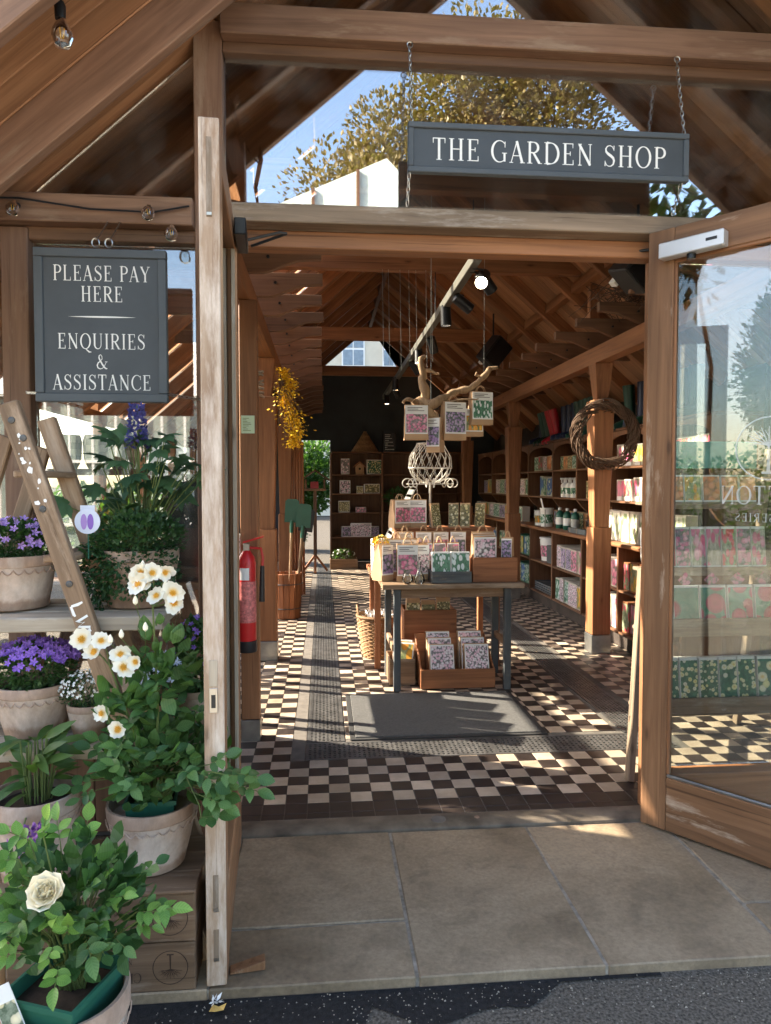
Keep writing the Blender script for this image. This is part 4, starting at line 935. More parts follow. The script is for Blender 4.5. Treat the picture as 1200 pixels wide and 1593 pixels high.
# crates
def crate(label, x0, x1, y0, y1, z0, h, stamp):
    t = thing('wooden_crate', label, 'crate', ((x0 + x1) / 2, (y0 + y1) / 2, z0))
    beam(t, 'front_board', (x0, y0, z0 + h / 2), (x1, y0, z0 + h / 2), .014, h, 'crate'); beam(t, 'back_board', (x0, y1, z0 + h / 2), (x1, y1, z0 + h / 2), .014, h, 'crate')
    for x in (x0 + .008, x1 - .008): beam(t, 'end_board', (x, y0 + .008, z0 + h / 2), (x, y1 - .008, z0 + h / 2), .014, h - .004, 'crate')
    n = 4; dy = (y1 - y0) / n
    for i in range(n): beam(t, 'base_slat', (x0 + .016, y0 + dy * (i + .5), z0 + .008), (x1 - .016, y0 + dy * (i + .5), z0 + .008), dy - .012, .01, 'crate')
    if stamp:
        g = G(); tree_logo(g, (x1 - .075, y0 - .0078, z0 + h / 2), (-1, 0, 0), (0, 0, -1), (0, -1, 0), .052); part('stamped_emblem', g, 'ink', t, ang=0)
        g = G(); text(g, 'CLIFTON', .030, (x1 - .235, y0 - .0078, z0 + h * .42), (-1, 0, 0), (0, 0, -1), (0, -1, 0)); text(g, 'NURSERIES', .015, (x1 - .235, y0 - .0078, z0 + h * .70), (-1, 0, 0), (0, 0, -1), (0, -1, 0)); part('stamped_lettering', g, 'ink', t, ang=0)
    return t
M['ink'] = plain('stamp_ink', (.05, .028, .018), .8, .3, 60)
crate('lower wooden crate on the ground with an upside down tree stamp', -.95, -.394, 2.155, 2.50, 0.0, .150, True)
crate('upper wooden crate with an upside down tree stamp, under the rose pot', -.952, -.392, 2.15, 2.50, .156, .150, True)
beam_t = thing('crate_lid', 'dark plank lid over the upper crate under the pots', 'plank', (-.68, 2.32, .307))
for i in range(3): beam(beam_t, 'plank', (-1.02, 2.19 + .115 * i, .313), (-.39, 2.19 + .115 * i, .313), .11, .012, 'crate')
pot('pale clay pot with leafy upright plant at the left edge on the crate', -.90, 2.27, .32, .135, .10, .27)
lp = thing('leafy_plant', 'upright soft leaved plant with one mauve flower plume in the pot at the left edge', 'plant', (-.90, 2.27, .56))
lm = mesh('leaf', leaf_geo(.13, .035, .2, .35, 5), 'leafG', 0, 60); g = G()
for i in range(46):
    a = rnd.uniform(0, 6.28); h = rnd.uniform(.0, .20); q = rnd.uniform(.01, .06); p = Vector((-.90 + math.cos(a) * q, 2.27 + math.sin(a) * q, .57 + h))
    place_leaf(lp, lm, p, (math.cos(a), math.sin(a), rnd.uniform(-.3, 1.2)), rnd.uniform(.5, 1.05)); g.tube([(-.90 + math.cos(a) * .03, 2.27 + math.sin(a) * .03, .53), p], .0028, 5)
g.tube([(-.9, 2.2, .55), (-.86, 2.08, .57), (-.82, 2.02, .56)], .003, 5); part('stems', g, 'stem', lp, kind='stuff')
part('flower_plume', cloud(ell(rnd, (-.80, 2.0, .575), (.035, .03, .03), 130, .2) + ell(rnd, (-.85, 2.0, .54), (.035, .03, .022), 100, .2), .014, .012, rnd), 'mauve', lp, kind='stuff', ang=0)
# ---- roses: each leaflet and petal is its own piece
RL = {k: [mesh('leaf', leaf_geo(.056, w_, fo, cu, 5), k, 0, 60) for w_, fo, cu in ((.037, .22, .16), (.034, .45, .32), (.040, .10, -.06), (.036, .3, .5))] for k in ('leafR', 'leafL')}
def petal_geo(L, W, cup=.35, n=4, m_=4):
    g = G(); vs = []
    for i in range(n + 1):
        t = i / n; wd_ = W / 2 * (math.sin(math.pi * (.08 + .80 * t)) ** .75)
        for k in range(m_ + 1):
            s = 2 * k / m_ - 1; notch = .10 * (1 - abs(s)) if t > .9 else 0
            vs.append((L * (t - notch * (1 if t == 1 else 0)), s * wd_, cup * L * (t * t) * .5 + .18 * wd_ * s * s))
    return g.add(vs, [(i * (m_ + 1) + k, (i + 1) * (m_ + 1) + k, (i + 1) * (m_ + 1) + k + 1, i * (m_ + 1) + k + 1) for i in range(n) for k in range(m_)])
PT = [mesh('petal', petal_geo(.040, w_, c_), 'cream', 0, 80) for w_, c_ in ((.042, .35), (.037, .7), (.045, .05))]; SM = G()
for i in range(26):
    a = i * 2.4; q = .0085 * math.sqrt(i / 26); SM.tube([(0, 0, .0), (q * math.cos(a), q * math.sin(a), .006), (q * 1.3 * math.cos(a), q * 1.3 * math.sin(a), .0105)], [.0012, .0010, .0018], 4)
SMm = mesh('flower', SM, 'stam')
def flower(root, p, face, s=1.0):
    q = Vector(face).to_track_quat('Z', 'Y'); mt = q.to_matrix().to_4x4() @ Matrix.Rotation(rnd.uniform(0, 6), 4, 'Z') @ Matrix.Scale(s, 4); mt.translation = Vector(p) - org(root)
    f = bpy.data.objects.new('flower', SMm); COL.objects.link(f); f.parent = root; f.matrix_local = mt
    cup_ = rnd.uniform(-.55, .12)
    for i in range(5): put(f, 'petal', rnd.choice(PT), (0, 0, .0008 * i), (rnd.uniform(-.22, .22), cup_ + rnd.uniform(-.22, .18), i * 1.2566 + rnd.uniform(-.16, .16)), rnd.uniform(.82, 1.12))
    return f
def spray(root, stg, p, d, s, key, npair=2):
    """compound rose leaf"""
    p, d = Vector(p), Vector(d).normalized(); side = d.cross(Vector((rnd.gauss(0, .3), -.4, 1))).normalized(); L = .05 * s
    stg.tube([p, p + d * L * (npair * .5 + .4)], .0011, 4)
    for i in range(npair):
        b = p + d * L * (i * .5 + .25)
        for sg in (-1, 1): place_leaf(root, rnd.choice(RL[key]), b, side * sg + d * .45 + Vector((0, 0, rnd.uniform(-.2, .2))), s * (.72 + .12 * i), roll=.3)
    place_leaf(root, rnd.choice(RL[key]), p + d * L * (npair * .5 + .3), d, s, roll=.3)
pot('pale clay pot with scalloped band and a green liner on the crates', -.555, 2.31, .32, .142, .10, .21, soil=False)
def liner(label, x, y, z, w_, h, rz):
    t = thing('nursery_pot', label, 'plant pot', (x, y, z)); k = len(G().v)
    g = G().taper((0, 0, 0), (w_ * .8, w_ * .8), (w_, w_), h); g.f = [f for f in g.f if f != (4, 5, 6, 7)]
    g.add([(sx_ * w_ / 2 * q, sy_ * w_ / 2 * q, h - dz) for q, dz in ((1, 0), (.94, .002), (.9, .05)) for sx_, sy_ in ((-1, -1), (1, -1), (1, 1), (-1, 1))], [(a + 4 * j, (a + 1) % 4 + 4 * j, (a + 1) % 4 + 4 * j + 4, a + 4 * j + 4) for j in range(2) for a in range(4)])
    mt = Matrix.Translation((x, y, z)) @ Matrix.Rotation(rz, 4, 'Z'); part('shell', g.xf(mt), 'green', t)
    rm = G()
    for s in (-1, 1): rm.box((0, s * w_ / 2, h - .006), (w_ + .012, .008, .014)).box((s * w_ / 2, 0, h - .0062), (.008, w_ - .004, .0135))
    part('lip', rm.xf(mt), 'green', t); part('soil', G().box((0, 0, h - .05), (w_ * .9, w_ * .9, .03)).xf(mt), 'soil', t); return t
liner('square green plastic liner inside the pot of cream roses', -.553, 2.308, .385, .150, .165, .1)
r1 = thing('rose_bush', 'rose bush with single cream flowers and yellow centres, leaning over the stacked crates', 'rose', (-.55, 2.28, .5)); stg = G()
FL = [(-.525, 1.257), (-.494, 1.215), (-.448, 1.190), (-.540, 1.285), (-.473, 1.283), (-.447, 1.225), (-.719, 1.085), (-.660, 1.082), (-.606, 1.040), (-.560, 1.017), (-.595, 1.005), (-.680, 1.045), (-.662, .862), (-.610, .818), (-.548, 1.25), (-.505, 1.285)]
BASE = Vector((-.545, 2.28, .52))
tipsA = [Vector((-.51, 2.16, 1.18)), Vector((-.64, 2.17, 1.0)), Vector((-.64, 2.16, .83))]
for t in tipsA:
    mid = (BASE + t) / 2 + Vector((.02, -.02, .0)); stg.tube([BASE, mid, t], [.005, .004, .0028], 6)
    for k in range(5):
        u = .25 + .13 * k; p = BASE * (1 - u) ** 2 + mid * 2 * u * (1 - u) + t * u * u; a = rnd.uniform(0, 6.28); spray(r1, stg, p, (math.cos(a), math.sin(a) - .4, .15), rnd.uniform(.75, 1.0), 'leafR')
for x, z in FL:
    y = 2.15 + rnd.uniform(-.015, .02); t = min(tipsA, key=lambda q: (q - Vector((x, y, z))).length); p = Vector((x, y, z))
    stg.tube([t, (t + p) / 2 + Vector((0, .015, 0)), p - Vector((0, -.01, .004))], [.0022, .0018, .0016], 5)
    flower(r1, p, (rnd.gauss(0, .28), -1, .15 + rnd.gauss(0, .25)), rnd.uniform(.72, .98))
budg = G()
for x, z in ((-.535, 1.305), (-.56, 1.235), (-.558, 1.20), (-.632, 1.085), (-.47, 1.245), (-.53, 1.12), (-.60, 1.10)):
    bm = part('bud', G().lathe([(.001, -.012), (.007, -.006), (.008, .002), (.004, .012), (.0005, .017)], (x, 2.15, z), 8), 'yrose', r1); stg.tube([(x, 2.15, z - .012), (x * .5 - .27, 2.17, z - .06)], .0013, 4)
for i in range(38):
    a = rnd.uniform(0, 6.28); e = rnd.uniform(-.35, 1.0); d = Vector((math.cos(a) * math.cos(e), math.sin(a) * math.cos(e) - .35, math.sin(e))).normalized()
    p = Vector((-.505, 2.27, .655)) + Vector((d.x * .23, d.y * .17, d.z * .15)) * rnd.uniform(.45, 1.0)
    if p.x > -.385 and p.y > 2.14: p.y = 2.10 + rnd.uniform(-.03, .02)
    stg.tube([BASE + Vector((rnd.uniform(-.03, .03), 0, 0)), (BASE + p) / 2 + Vector((0, 0, .05)), p], [.003, .0022, .0015], 5); spray(r1, stg, p, d, rnd.uniform(.72, 1.05), 'leafR')
for p in ((-.37, 2.09, .70), (-.30, 2.07, .70), (-.25, 2.06, .67), (-.35, 2.09, .62), (-.37, 2.10, .56), (-.25, 2.05, .71)): spray(r1, stg, p, (.8, -.2, rnd.uniform(-.5, .3)), .95, 'leafR')
stg.tube([BASE, (-.42, 2.14, .68), (-.33, 2.09, .70), (-.24, 2.06, .69)], [.004, .003, .0025, .0018], 5); stg.tube([(-.42, 2.14, .68), (-.37, 2.10, .60), (-.36, 2.09, .55)], .002, 5)
part('stems', stg, 'stem', r1, kind='stuff')
part('inner_foliage', cloud(ell(rnd, (-.51, 2.27, .67), (.21, .15, .13), 260, .1) + ell(rnd, (-.49, 2.20, .98), (.075, .04, .17), 80, .0) + ell(rnd, (-.60, 2.2, .86), (.07, .04, .10), 50, .0), .055, .038, rnd, rounded=True), 'leafR', r1, kind='stuff', ang=0)
# foreground rose
pot('large pale clay pot at the lower left corner with a green liner', -.642, 1.78, -.03, .150, .118, .32, soil=False)
liner('square green plastic liner with a picture tag in the lower left pot', -.645, 1.775, .06, .205, .265, -.35)
r2 = thing('rose_bush', 'bushy rose with one full pale yellow bloom in the lower left pot', 'rose', (-.64, 1.78, .36)); stg = G(); B2 = Vector((-.63, 1.78, .27))
for i in range(51):
    a = rnd.uniform(0, 6.28); e = rnd.uniform(-.45, 1.25); d = Vector((math.cos(a) * math.cos(e), math.sin(a) * math.cos(e) - .3, math.sin(e))).normalized()
    p = Vector((-.625, 1.79, .53)) + Vector((d.x * .19, d.y * .14, d.z * .17)) * rnd.uniform(.45, 1.0) + Vector((0, 0, -.045))
    key = 'leafL' if (i % 3 == 0) else 'leafR'
    stg.tube([B2 + Vector((rnd.uniform(-.03, .03), 0, 0)), (B2 + p) / 2 + Vector((0, 0, .05)), p], [.0032, .0024, .0015], 5); spray(r2, stg, p, d, rnd.uniform(.62, .85), key)
for p, d in (((-.70, 1.72, .70), (-.6, -.3, .5)), ((-.66, 1.70, .72), (.2, -.3, .8)), ((-.72, 1.71, .66), (-.9, -.2, .1)), ((-.46, 1.74, .50), (1, -.2, .1)), ((-.42, 1.74, .50), (.9, -.2, .2)), ((-.72, 1.70, .44), (-1, -.2, -.1)), ((-.60, 1.68, .50), (.2, -.6, .6)), ((-.62, 1.67, .42), (.1, -.6, -.2))): spray(r2, stg, p, d, .8, 'leafL'); stg.tube([B2, (B2 + Vector(p)) / 2 + Vector((0, 0, .04)), p], [.003, .0025, .0018], 5)
part('stems', stg, 'stem', r2, kind='stuff')
part('inner_foliage', cloud(ell(rnd, (-.61, 1.79, .50), (.16, .12, .17), 240, .1), .05, .035, rnd, rounded=True), 'leafR', r2, kind='stuff', ang=0)
cen = Vector((-.632, 1.64, .615)); bl = part('bloom', G().lathe([(.001, -.012), (.012, -.008), (.014, .004), (.001, .012)], cen, 10), 'yrose', r2)
for i in range(30):
    ly = i / 30; a = i * 2.4; op = .15 + ly * .95; L = .023 + .026 * ly
    pg = petal_geo(L, L * 1.25, .9 - .5 * ly, 3, 3); q = Vector((math.cos(a) * op, math.sin(a) * op, 1.05 - ly * .65)).normalized()
    face = Vector((.05, -.72, .62)).normalized(); fr_ = face.to_track_quat('Z', 'Y').to_matrix(); x = (fr_ @ q).normalized(); z = (face * 1.0 - x * face.dot(x)).normalized(); y = z.cross(x)
    mt = Matrix((x, y, z)).transposed().to_4x4(); mt.translation = cen - org(bl) + fr_ @ Vector((math.cos(a), math.sin(a), 0)) * .003
    o = bpy.data.objects.new('petal', mesh('petal', pg, 'yrose', 0, 80)); COL.objects.link(o); o.parent = bl; o.matrix_local = mt
t2 = thing('plant_tag', 'picture tag of yellow roses leaning in the green liner', 'plant tag', (-.70, 1.70, .36))
mt = Matrix.Translation((-.705, 1.665, .245)) @ Matrix.Rotation(R(-24), 4, 'Y') @ Matrix.Rotation(R(-8), 4, 'X')
part('card', G().b2(-.024, .024, -.001, .001, 0, .14).xf(mt), 'paper', t2)
part('picture', G().b2(-.022, .022, -.0024, -.0012, .004, .10).xf(mt), printmat('yellow_rose_tag_print', (.05, .09, .05), (.25, .30, .22), (.80, .70, .40), (.80, .76, .60), 38, .5), t2)
ts = single('toadstool_ornament', G().lathe([(.034, 0), (.040, .02), (.030, .06), (.024, .14), (.022, .28), (.026, .36), (.030, .40), (.058, .41), (.064, .435), (.058, .475), (.036, .51), (.012, .525), (.001, .527)], (-.865, 1.90, -.03), 24), 'drift', 'carved wooden toadstool at the left edge beside the yellow rose', 'ornament', (-.865, 1.90, -.03), ang=50)
M['dryleaf'] = plain('dry_leaf', (.55, .36, .10), .7, .25, 40)
single('fallen_leaf', G().add([(-.345, 2.085, -.024), (-.325, 2.072, -.016), (-.302, 2.085, -.022), (-.295, 2.10, -.012), (-.318, 2.098, -.02), (-.335, 2.10, -.014)], [(0, 1, 5), (1, 4, 5), (1, 2, 4), (2, 3, 4)]), 'dryleaf', 'dry yellow leaf on the tarmac below the door edge', 'leaf', (-.32, 2.085, -.03))
single('feather', cloud([(Vector((-.33 + rnd.uniform(-.01, .01), 2.12 + rnd.uniform(-.008, .008), -.02)), (rnd.gauss(0, 1), rnd.gauss(0, 1), .2)) for _ in range(14)], .026, .009, rnd, .2), 'white', 'small white feather tuft at the foot of the door edge', 'feather', (-.33, 2.12, -.03))
# ================================================================== INSIDE THE SHOP
rnd = random.Random(23)
ORD = ['first', 'second', 'third', 'fourth', 'fifth', 'sixth', 'seventh', 'eighth', 'ninth', 'tenth', 'eleventh', 'twelfth']
def bar(parent, nm, x0, x1, y0, y1, z0, z1, mat, ax, bev=.003):
    c = [(x0 + x1) / 2, (y0 + y1) / 2, (z0 + z1) / 2]; d = [x1 - x0, y1 - y0, z1 - z0]; i = 'xyz'.index(ax); a = list(c); b = list(c); a[i] -= d[i] / 2; b[i] += d[i] / 2
    if ax == 'x': return beam(parent, nm, a, b, d[1], d[2], mat, (0, 0, 1), bev)
    if ax == 'y': return beam(parent, nm, a, b, d[0], d[2], mat, (0, 0, 1), bev)
    return beam(parent, nm, a, b, d[0], d[1], mat, (0, 1, 0), bev)
# ---- printed packs, boxes and paper bags (built facing -Y, base at origin)
def pack(label, loc, rz, w_, h, d, print_, body='paper', card=True, tilt=0, cat='bulb pack', name='bulb_pack', group=None, frame=.06):
    t = thing(name, label, cat, loc, rz, group, world=False); ORG[t.name] = Vector((0, 0, 0))
    mt = Matrix.Rotation(-tilt, 4, 'X')
    part('carton', G().b2(-w_ / 2, w_ / 2, 0, d, 0, h).xf(mt), body, t, .002)
    part('picture', G().b2(-w_ / 2 * (1 - frame), w_ / 2 * (1 - frame), -.0015, -.0003, h * (.16 if card else frame), h * (1 - frame)).xf(mt), PW[print_], t)
    if card: part('price_card', G().b2(-w_ * .3, w_ * .3, -.010, -.008, 0, h * .2), 'paper', t)
    return t
def bag(label, loc, rz, w_, h, d, print_, handle=True, frame=True, lean=0):
    t = thing('paper_bag', label, 'paper bag', loc, rz, 'kraft bulb bags on the display', world=False); ORG[t.name] = Vector((0, 0, 0))
    mt = Matrix.Rotation(-lean, 4, 'X')
    g = G(); nz = 5
    for k in range(nz + 1):
        q = k / nz; dd = d * (1 - .72 * max(0, q - .35) / .65); ww = w_ * (1 - .03 * q); j = lambda: rnd.uniform(-.003, .003)
        g.v += [Vector((-ww / 2 + j(), (d - dd) / 2 + j(), h * q)), Vector((j(), (d - dd) / 2 - .004 + j(), h * q)), Vector((ww / 2 + j(), (d - dd) / 2 + j(), h * q)), Vector((ww / 2 - .01 * q + j(), d / 2 + j(), h * q)), Vector((ww / 2 + j(), (d + dd) / 2 + j(), h * q)), Vector((-ww / 2 + j(), (d + dd) / 2 + j(), h * q)), Vector((-ww / 2 + .01 * q + j(), d / 2 + j(), h * q))]
    g.f = [(k * 7 + i, k * 7 + (i + 1) % 7, (k + 1) * 7 + (i + 1) % 7, (k + 1) * 7 + i) for k in range(nz) for i in range(7)] + [(6, 5, 4, 3, 2, 1, 0)]
    part('bag_body', g.xf(mt), 'kraft', t, ang=25)
    f0 = .90 if frame else .96
    part('photo_card', G().b2(-w_ / 2 * .94, w_ / 2 * .94, -.004, -.0025, h * .16, h * .97).xf(Matrix.Rotation(-.02 - lean, 4, 'X') @ Matrix.Translation((0, -.004, 0))), 'paper', t)
    part('photo', G().b2(-w_ / 2 * .86, w_ / 2 * .86, -.0055, -.0043, h * .20, h * (.72 if frame else .93)).xf(Matrix.Rotation(-.02 - lean, 4, 'X') @ Matrix.Translation((0, -.004, 0))), PW[print_], t)
    for k in range(3): part('title_print', G().b2(-w_ * .38, -w_ * .38 + w_ * (.62, .45, .7)[k], -.0056, -.0046, h * (.90 - .045 * k), h * (.915 - .045 * k)).xf(Matrix.Rotation(-.02 - lean, 4, 'X') @ Matrix.Translation((0, -.004, 0))), 'ink', t) if frame else None
    if handle:
        for y in (d * .36, d * .64): part('handle', G().tube([(w_ * .2 * math.cos(a), y, h - .01 + .055 * math.sin(a) + .0) for a in (math.pi * k / 8 for k in range(9))], .0035, 5).xf(mt), 'kraft', t)
    return t
def openbox(name, label, x0, x1, y0, y1, z0, h, mat, t_=.014, hb=None, cat='crate'):
    t = thing(name, label, cat, ((x0 + x1) / 2, (y0 + y1) / 2, z0)); hb = hb or h
    bar(t, 'front_board', x0, x1, y0, y0 + t_, z0, z0 + h, mat, 'x'); bar(t, 'back_board', x0, x1, y1 - t_, y1, z0, z0 + hb, mat, 'x')
    for x in (x0, x1 - t_): part('side_board', G().prism([(y0 + t_ + .0005, z0), (y1 - t_ - .0005, z0), (y1 - t_ - .0005, z0 + hb - .002), (y0 + t_ + .0005, z0 + h - .002)], 'x', x + .001, x + t_ - .001), mat, t, .002)
    bar(t, 'base_board', x0 + t_, x1 - t_, y0 + t_, y1 - t_, z0 + .002, z0 + .012, mat, 'x'); return t
# ---- front table
tb_ = thing('display_table', 'rustic plank table with worn blue grey legs in the middle of the shop', 'table', (.95, 5.42, 0))
for i in range(4): bar(tb_, 'top_plank', .43, 1.49 - .006 * (i % 2), 5.12 + .157 * i, 5.275 + .157 * i, .772, .808 - .001 * (i % 2), 'table', 'x')
for x, y in ((.545, 5.20), (1.375, 5.18), (.52, 5.66), (1.40, 5.66)): beam(tb_, 'leg', (x, y, 0), (x, y + (.0 if y > 5.4 else .0), .771), .052, .05, 'bluepaint')
bar(tb_, 'apron', .573, 1.348, 5.185, 5.205, .70, .770, 'crate', 'x'); bar(tb_, 'apron', .53, 1.41, 5.65, 5.67, .70, .77, 'crate', 'x')
for x in (.52, 1.40): bar(tb_, 'stretcher', x - .015, x + .015, 5.20, 5.63, .30, .35, 'crate', 'y')
tb2 = thing('display_table', 'brown table behind the plank table carrying the stepped bulb display', 'table', (.96, 6.2, 0))
for i in range(4): bar(tb2, 'top_plank', .40, 1.52, 5.80 + .19 * i, 5.987 + .19 * i, .765, .80, 'cedar', 'x')
for x, y in ((.45, 5.86), (1.46, 5.86), (.45, 6.48), (1.46, 6.48)): beam(tb2, 'leg', (x, y, 0), (x, y, .764), .05, .05, 'cedar')
rs = openbox('wooden_riser', 'upturned cedar box that raises the back row of bulb bags', .60, 1.42, 5.80, 6.16, .802, .36, 'cedar'); bar(rs, 'lid_board', .59, 1.43, 5.79, 6.17, 1.163, 1.18, 'cedar', 'x')
rs2 = openbox('wooden_riser', 'shallow cedar box under the middle row of small pink bags', .66, 1.16, 5.42, 5.72, .81, .10, 'cedar'); bar(rs2, 'lid_board', .655, 1.165, 5.415, 5.725, .911, .922, 'cedar', 'x')
bag('kraft bag with a large white framed pink flower card, front left of the table', (.63, 5.25, .81), R(-4), .165, .285, .10, 'pink')
bag('kraft bag turned away at the left end of the table with a small lilac card', (.485, 5.33, .81), R(38), .12, .28, .11, 'lilac')
bag('kraft bag half hidden right of the framed pink bag on the table', (.755, 5.36, .81), R(12), .12, .275, .09, 'white')
for i, x in enumerate((.60, .70)): bag('kraft bag behind the framed pink bag, %s from the left' % ORD[i], (x - .03, 5.46, .81), R(-8 + 10 * i), .14, .31, .09, 'lilac')
for i, x in enumerate((.80, .905, 1.01)): bag('small kraft bag of dusky pink flowers, %s from the left behind the snowdrop tray' % ORD[i], (x, 5.44, .923), R(rnd.uniform(-6, 6)), .095, .165, .07, 'pink', frame=False)
ty = openbox('black_tray', 'low black tray of snowdrop packs at the front of the table', .80, 1.10, 5.16, 5.36, .81, .085, 'bluepaint', cat='tray')
for i in range(2): pack('green and white snowdrop bulb pack in the black tray, %s one' % ('left', 'right')[i], (.88 + .145 * i, 5.20, .825), 0, .14, .215, .06, 'snow', card=False, tilt=.12)
pack('green snowdrop bulb pack at the back of the black tray', (.95, 5.275, .825), 0, .2, .20, .05, 'snow', card=False, tilt=.05)
openbox('wooden_box', 'reddish wooden box of white flower packs at the right of the table', 1.115, 1.455, 5.19, 5.50, .81, .185, 'cedar')
for i in range(3): bag('white flower bulb bag standing in the reddish box, %s from the front' % ORD[i], (1.215 + .015 * i, 5.225 + .085 * i, .84), R(6), .185, .315 + .01 * i, .07, 'white', handle=i == 2, frame=False)
bag('narrow bulb bag at the right end of the reddish box', (1.385, 5.25, .84), R(-28), .085, .30, .08, 'lilac', frame=False)
for i, (x, prf) in enumerate(((.618, [(.02, 0), (.04, .02), (.042, .045), (.028, .07), (.026, .075)]), (.705, [(.03, 0), (.042, .025), (.034, .06), (.014, .09), (.012, .15), (.016, .165)]))):
    single('glass_vase', G().lathe(prf, (x, 5.155, .81), 24), 'glassd', ('small round clear glass bowl vase on the table edge', 'clear glass bottle vase with a long neck on the table edge')[i], 'vase', (x, 5.155, .81), ang=60)
for i, (x, p_) in enumerate(((.66, 'pink'), (.785, 'pink'))): bag('upright kraft bag with bright pink flower card on the riser, %s of two' % ('left', 'right')[i], (x, 5.86 + .03 * i, 1.18), R(28 - 36 * i), .165, .235, .09, p_)
for i, x in enumerate((.95, 1.09, 1.18, 1.31)): pack('tall cream seed pack leaning on the riser, %s from the left' % ORD[i], (x, 5.84 + .02 * (i % 2), 1.18), R((20, -12, -18, -24)[i]), .085, .21, .03, 'seed', 'kraft', False, .22, 'seed pack', 'seed_pack')
fp = pack('bright pack of red and yellow flowers at the left end of the table', (.46, 5.56, .81), R(14), .13, .30, .08, 'yel', 'paper', False)
bag('pale bag at the far left corner of the table below the bright flowers', (.45, 5.48, .81), R(30), .09, .17, .07, 'white')
for i, x in enumerate((.66, .80, .94, 1.08)): bag('kraft bag with a pink card in the middle row of the table, %s from left' % ORD[i], (x, 5.60, .93), R((14, -8, 6, -12)[i]), .13, .235, .08, ('pink', 'white', 'pink', 'lilac')[i])
mound('cut_flowers', 'bunch of bright yellow and red flowers at the left end of the table', 'flowers', .44, 5.46, 1.02, (.055, .05, .06), 'leafC', 90, .03, .012, 'yellow', 26, .024)
part('red_blossoms', cloud(ell(rnd, (.43, 5.43, 1.06), (.03, .02, .03), 40, .2), .024, .016, rnd), 'redrub', bpy.data.objects['cut_flowers'], kind='stuff', ang=0)
# ---- wire pieces
wu = thing('wire_urn', 'cream wire lattice urn on a scrolled foot above the bulb display', 'wire urn', (.845, 5.95, 1.18)); UX, UY = .905, 5.95
prof_u = [(.075, 1.555), (.15, 1.60), (.185, 1.68), (.175, 1.78), (.125, 1.86), (.115, 1.885)]
def pr_at(q):
    k = q * (len(prof_u) - 1); i = min(int(k), len(prof_u) - 2); f = k - i; return [a + (b - a) * f for a, b in zip(prof_u[i], prof_u[i + 1])]
M['wire'] = plain('cream_wire', (.58, .54, .47), .5, .15)
g = G()
for s in (-1, 1):
    for k in range(16):
        pts = []
        for j in range(13):
            r_, z = pr_at(j / 12); a = 2 * math.pi * k / 16 + s * j / 12 * 1.15; pts.append((UX + r_ * math.cos(a), UY + r_ * math.sin(a), z))
        g.tube(pts, .0026, 4)
for r_, z in (prof_u[0], prof_u[-1], prof_u[2]): g.tube([(UX + r_ * math.cos(a), UY + r_ * math.sin(a), z) for a in (k * math.pi / 14 for k in range(28))], .004, 5, closed=True)
part('lattice', g, 'wire', wu, kind='stuff')
g = G().tube([(UX, UY, 1.18), (UX, UY, 1.555)], .009, 8)
part('stem', g, 'wire', wu)
for k in range(8):
    a = k * math.pi / 4; pts = []
    for j in range(22):
        t = j / 21 * 2.2 * math.pi; q = .055 * (1 - .75 * j / 21); pts.append((UX + math.cos(a) * (.20 - q * math.cos(t)), UY + math.sin(a) * (.20 - q * math.cos(t)), 1.545 + q * math.sin(t)))
    part('scroll', G().tube(pts, .005, 5), 'wire', wu)
part('foot_ring', G().tube([(UX + .2 * math.cos(a), UY + .2 * math.sin(a), 1.545) for a in (k * math.pi / 16 for k in range(32))], .004, 5, closed=True).tube([(UX - .2, UY, 1.545), (UX + .2, UY, 1.545)], .004, 5), 'wire', wu)
wk = thing('wire_rack', 'sloping grey wire card rack standing left of the wire urn', 'wire rack', (.6, 6.1, .8))
P0, P1 = Vector((.50, 6.02, .93)), Vector((.80, 6.02, 1.52))
for k in range(10):
    q = k / 9; a = P0 + (P1 - P0) * q; part('rung', G().tube([a, a + Vector((0, .42, 0))], .004, 5), 'metal', wk); b = a + (P1 - P0) * .04
    if k < 9: part('pocket', G().b2(-.002, .002, 0, .42, 0, .045).xf(Matrix.Translation(a) @ Matrix.Rotation(R(27), 4, 'Y')), 'zinc', wk)
for y in (0, .42): part('side_rail', G().tube([P0 + Vector((0, y, -.13)) - (P1 - P0) * .0, P0 + Vector((0, y, 0)), P1 + Vector((0, y, 0)), P1 + Vector((.06, y, -.72))], .006, 6), 'metal', wk)
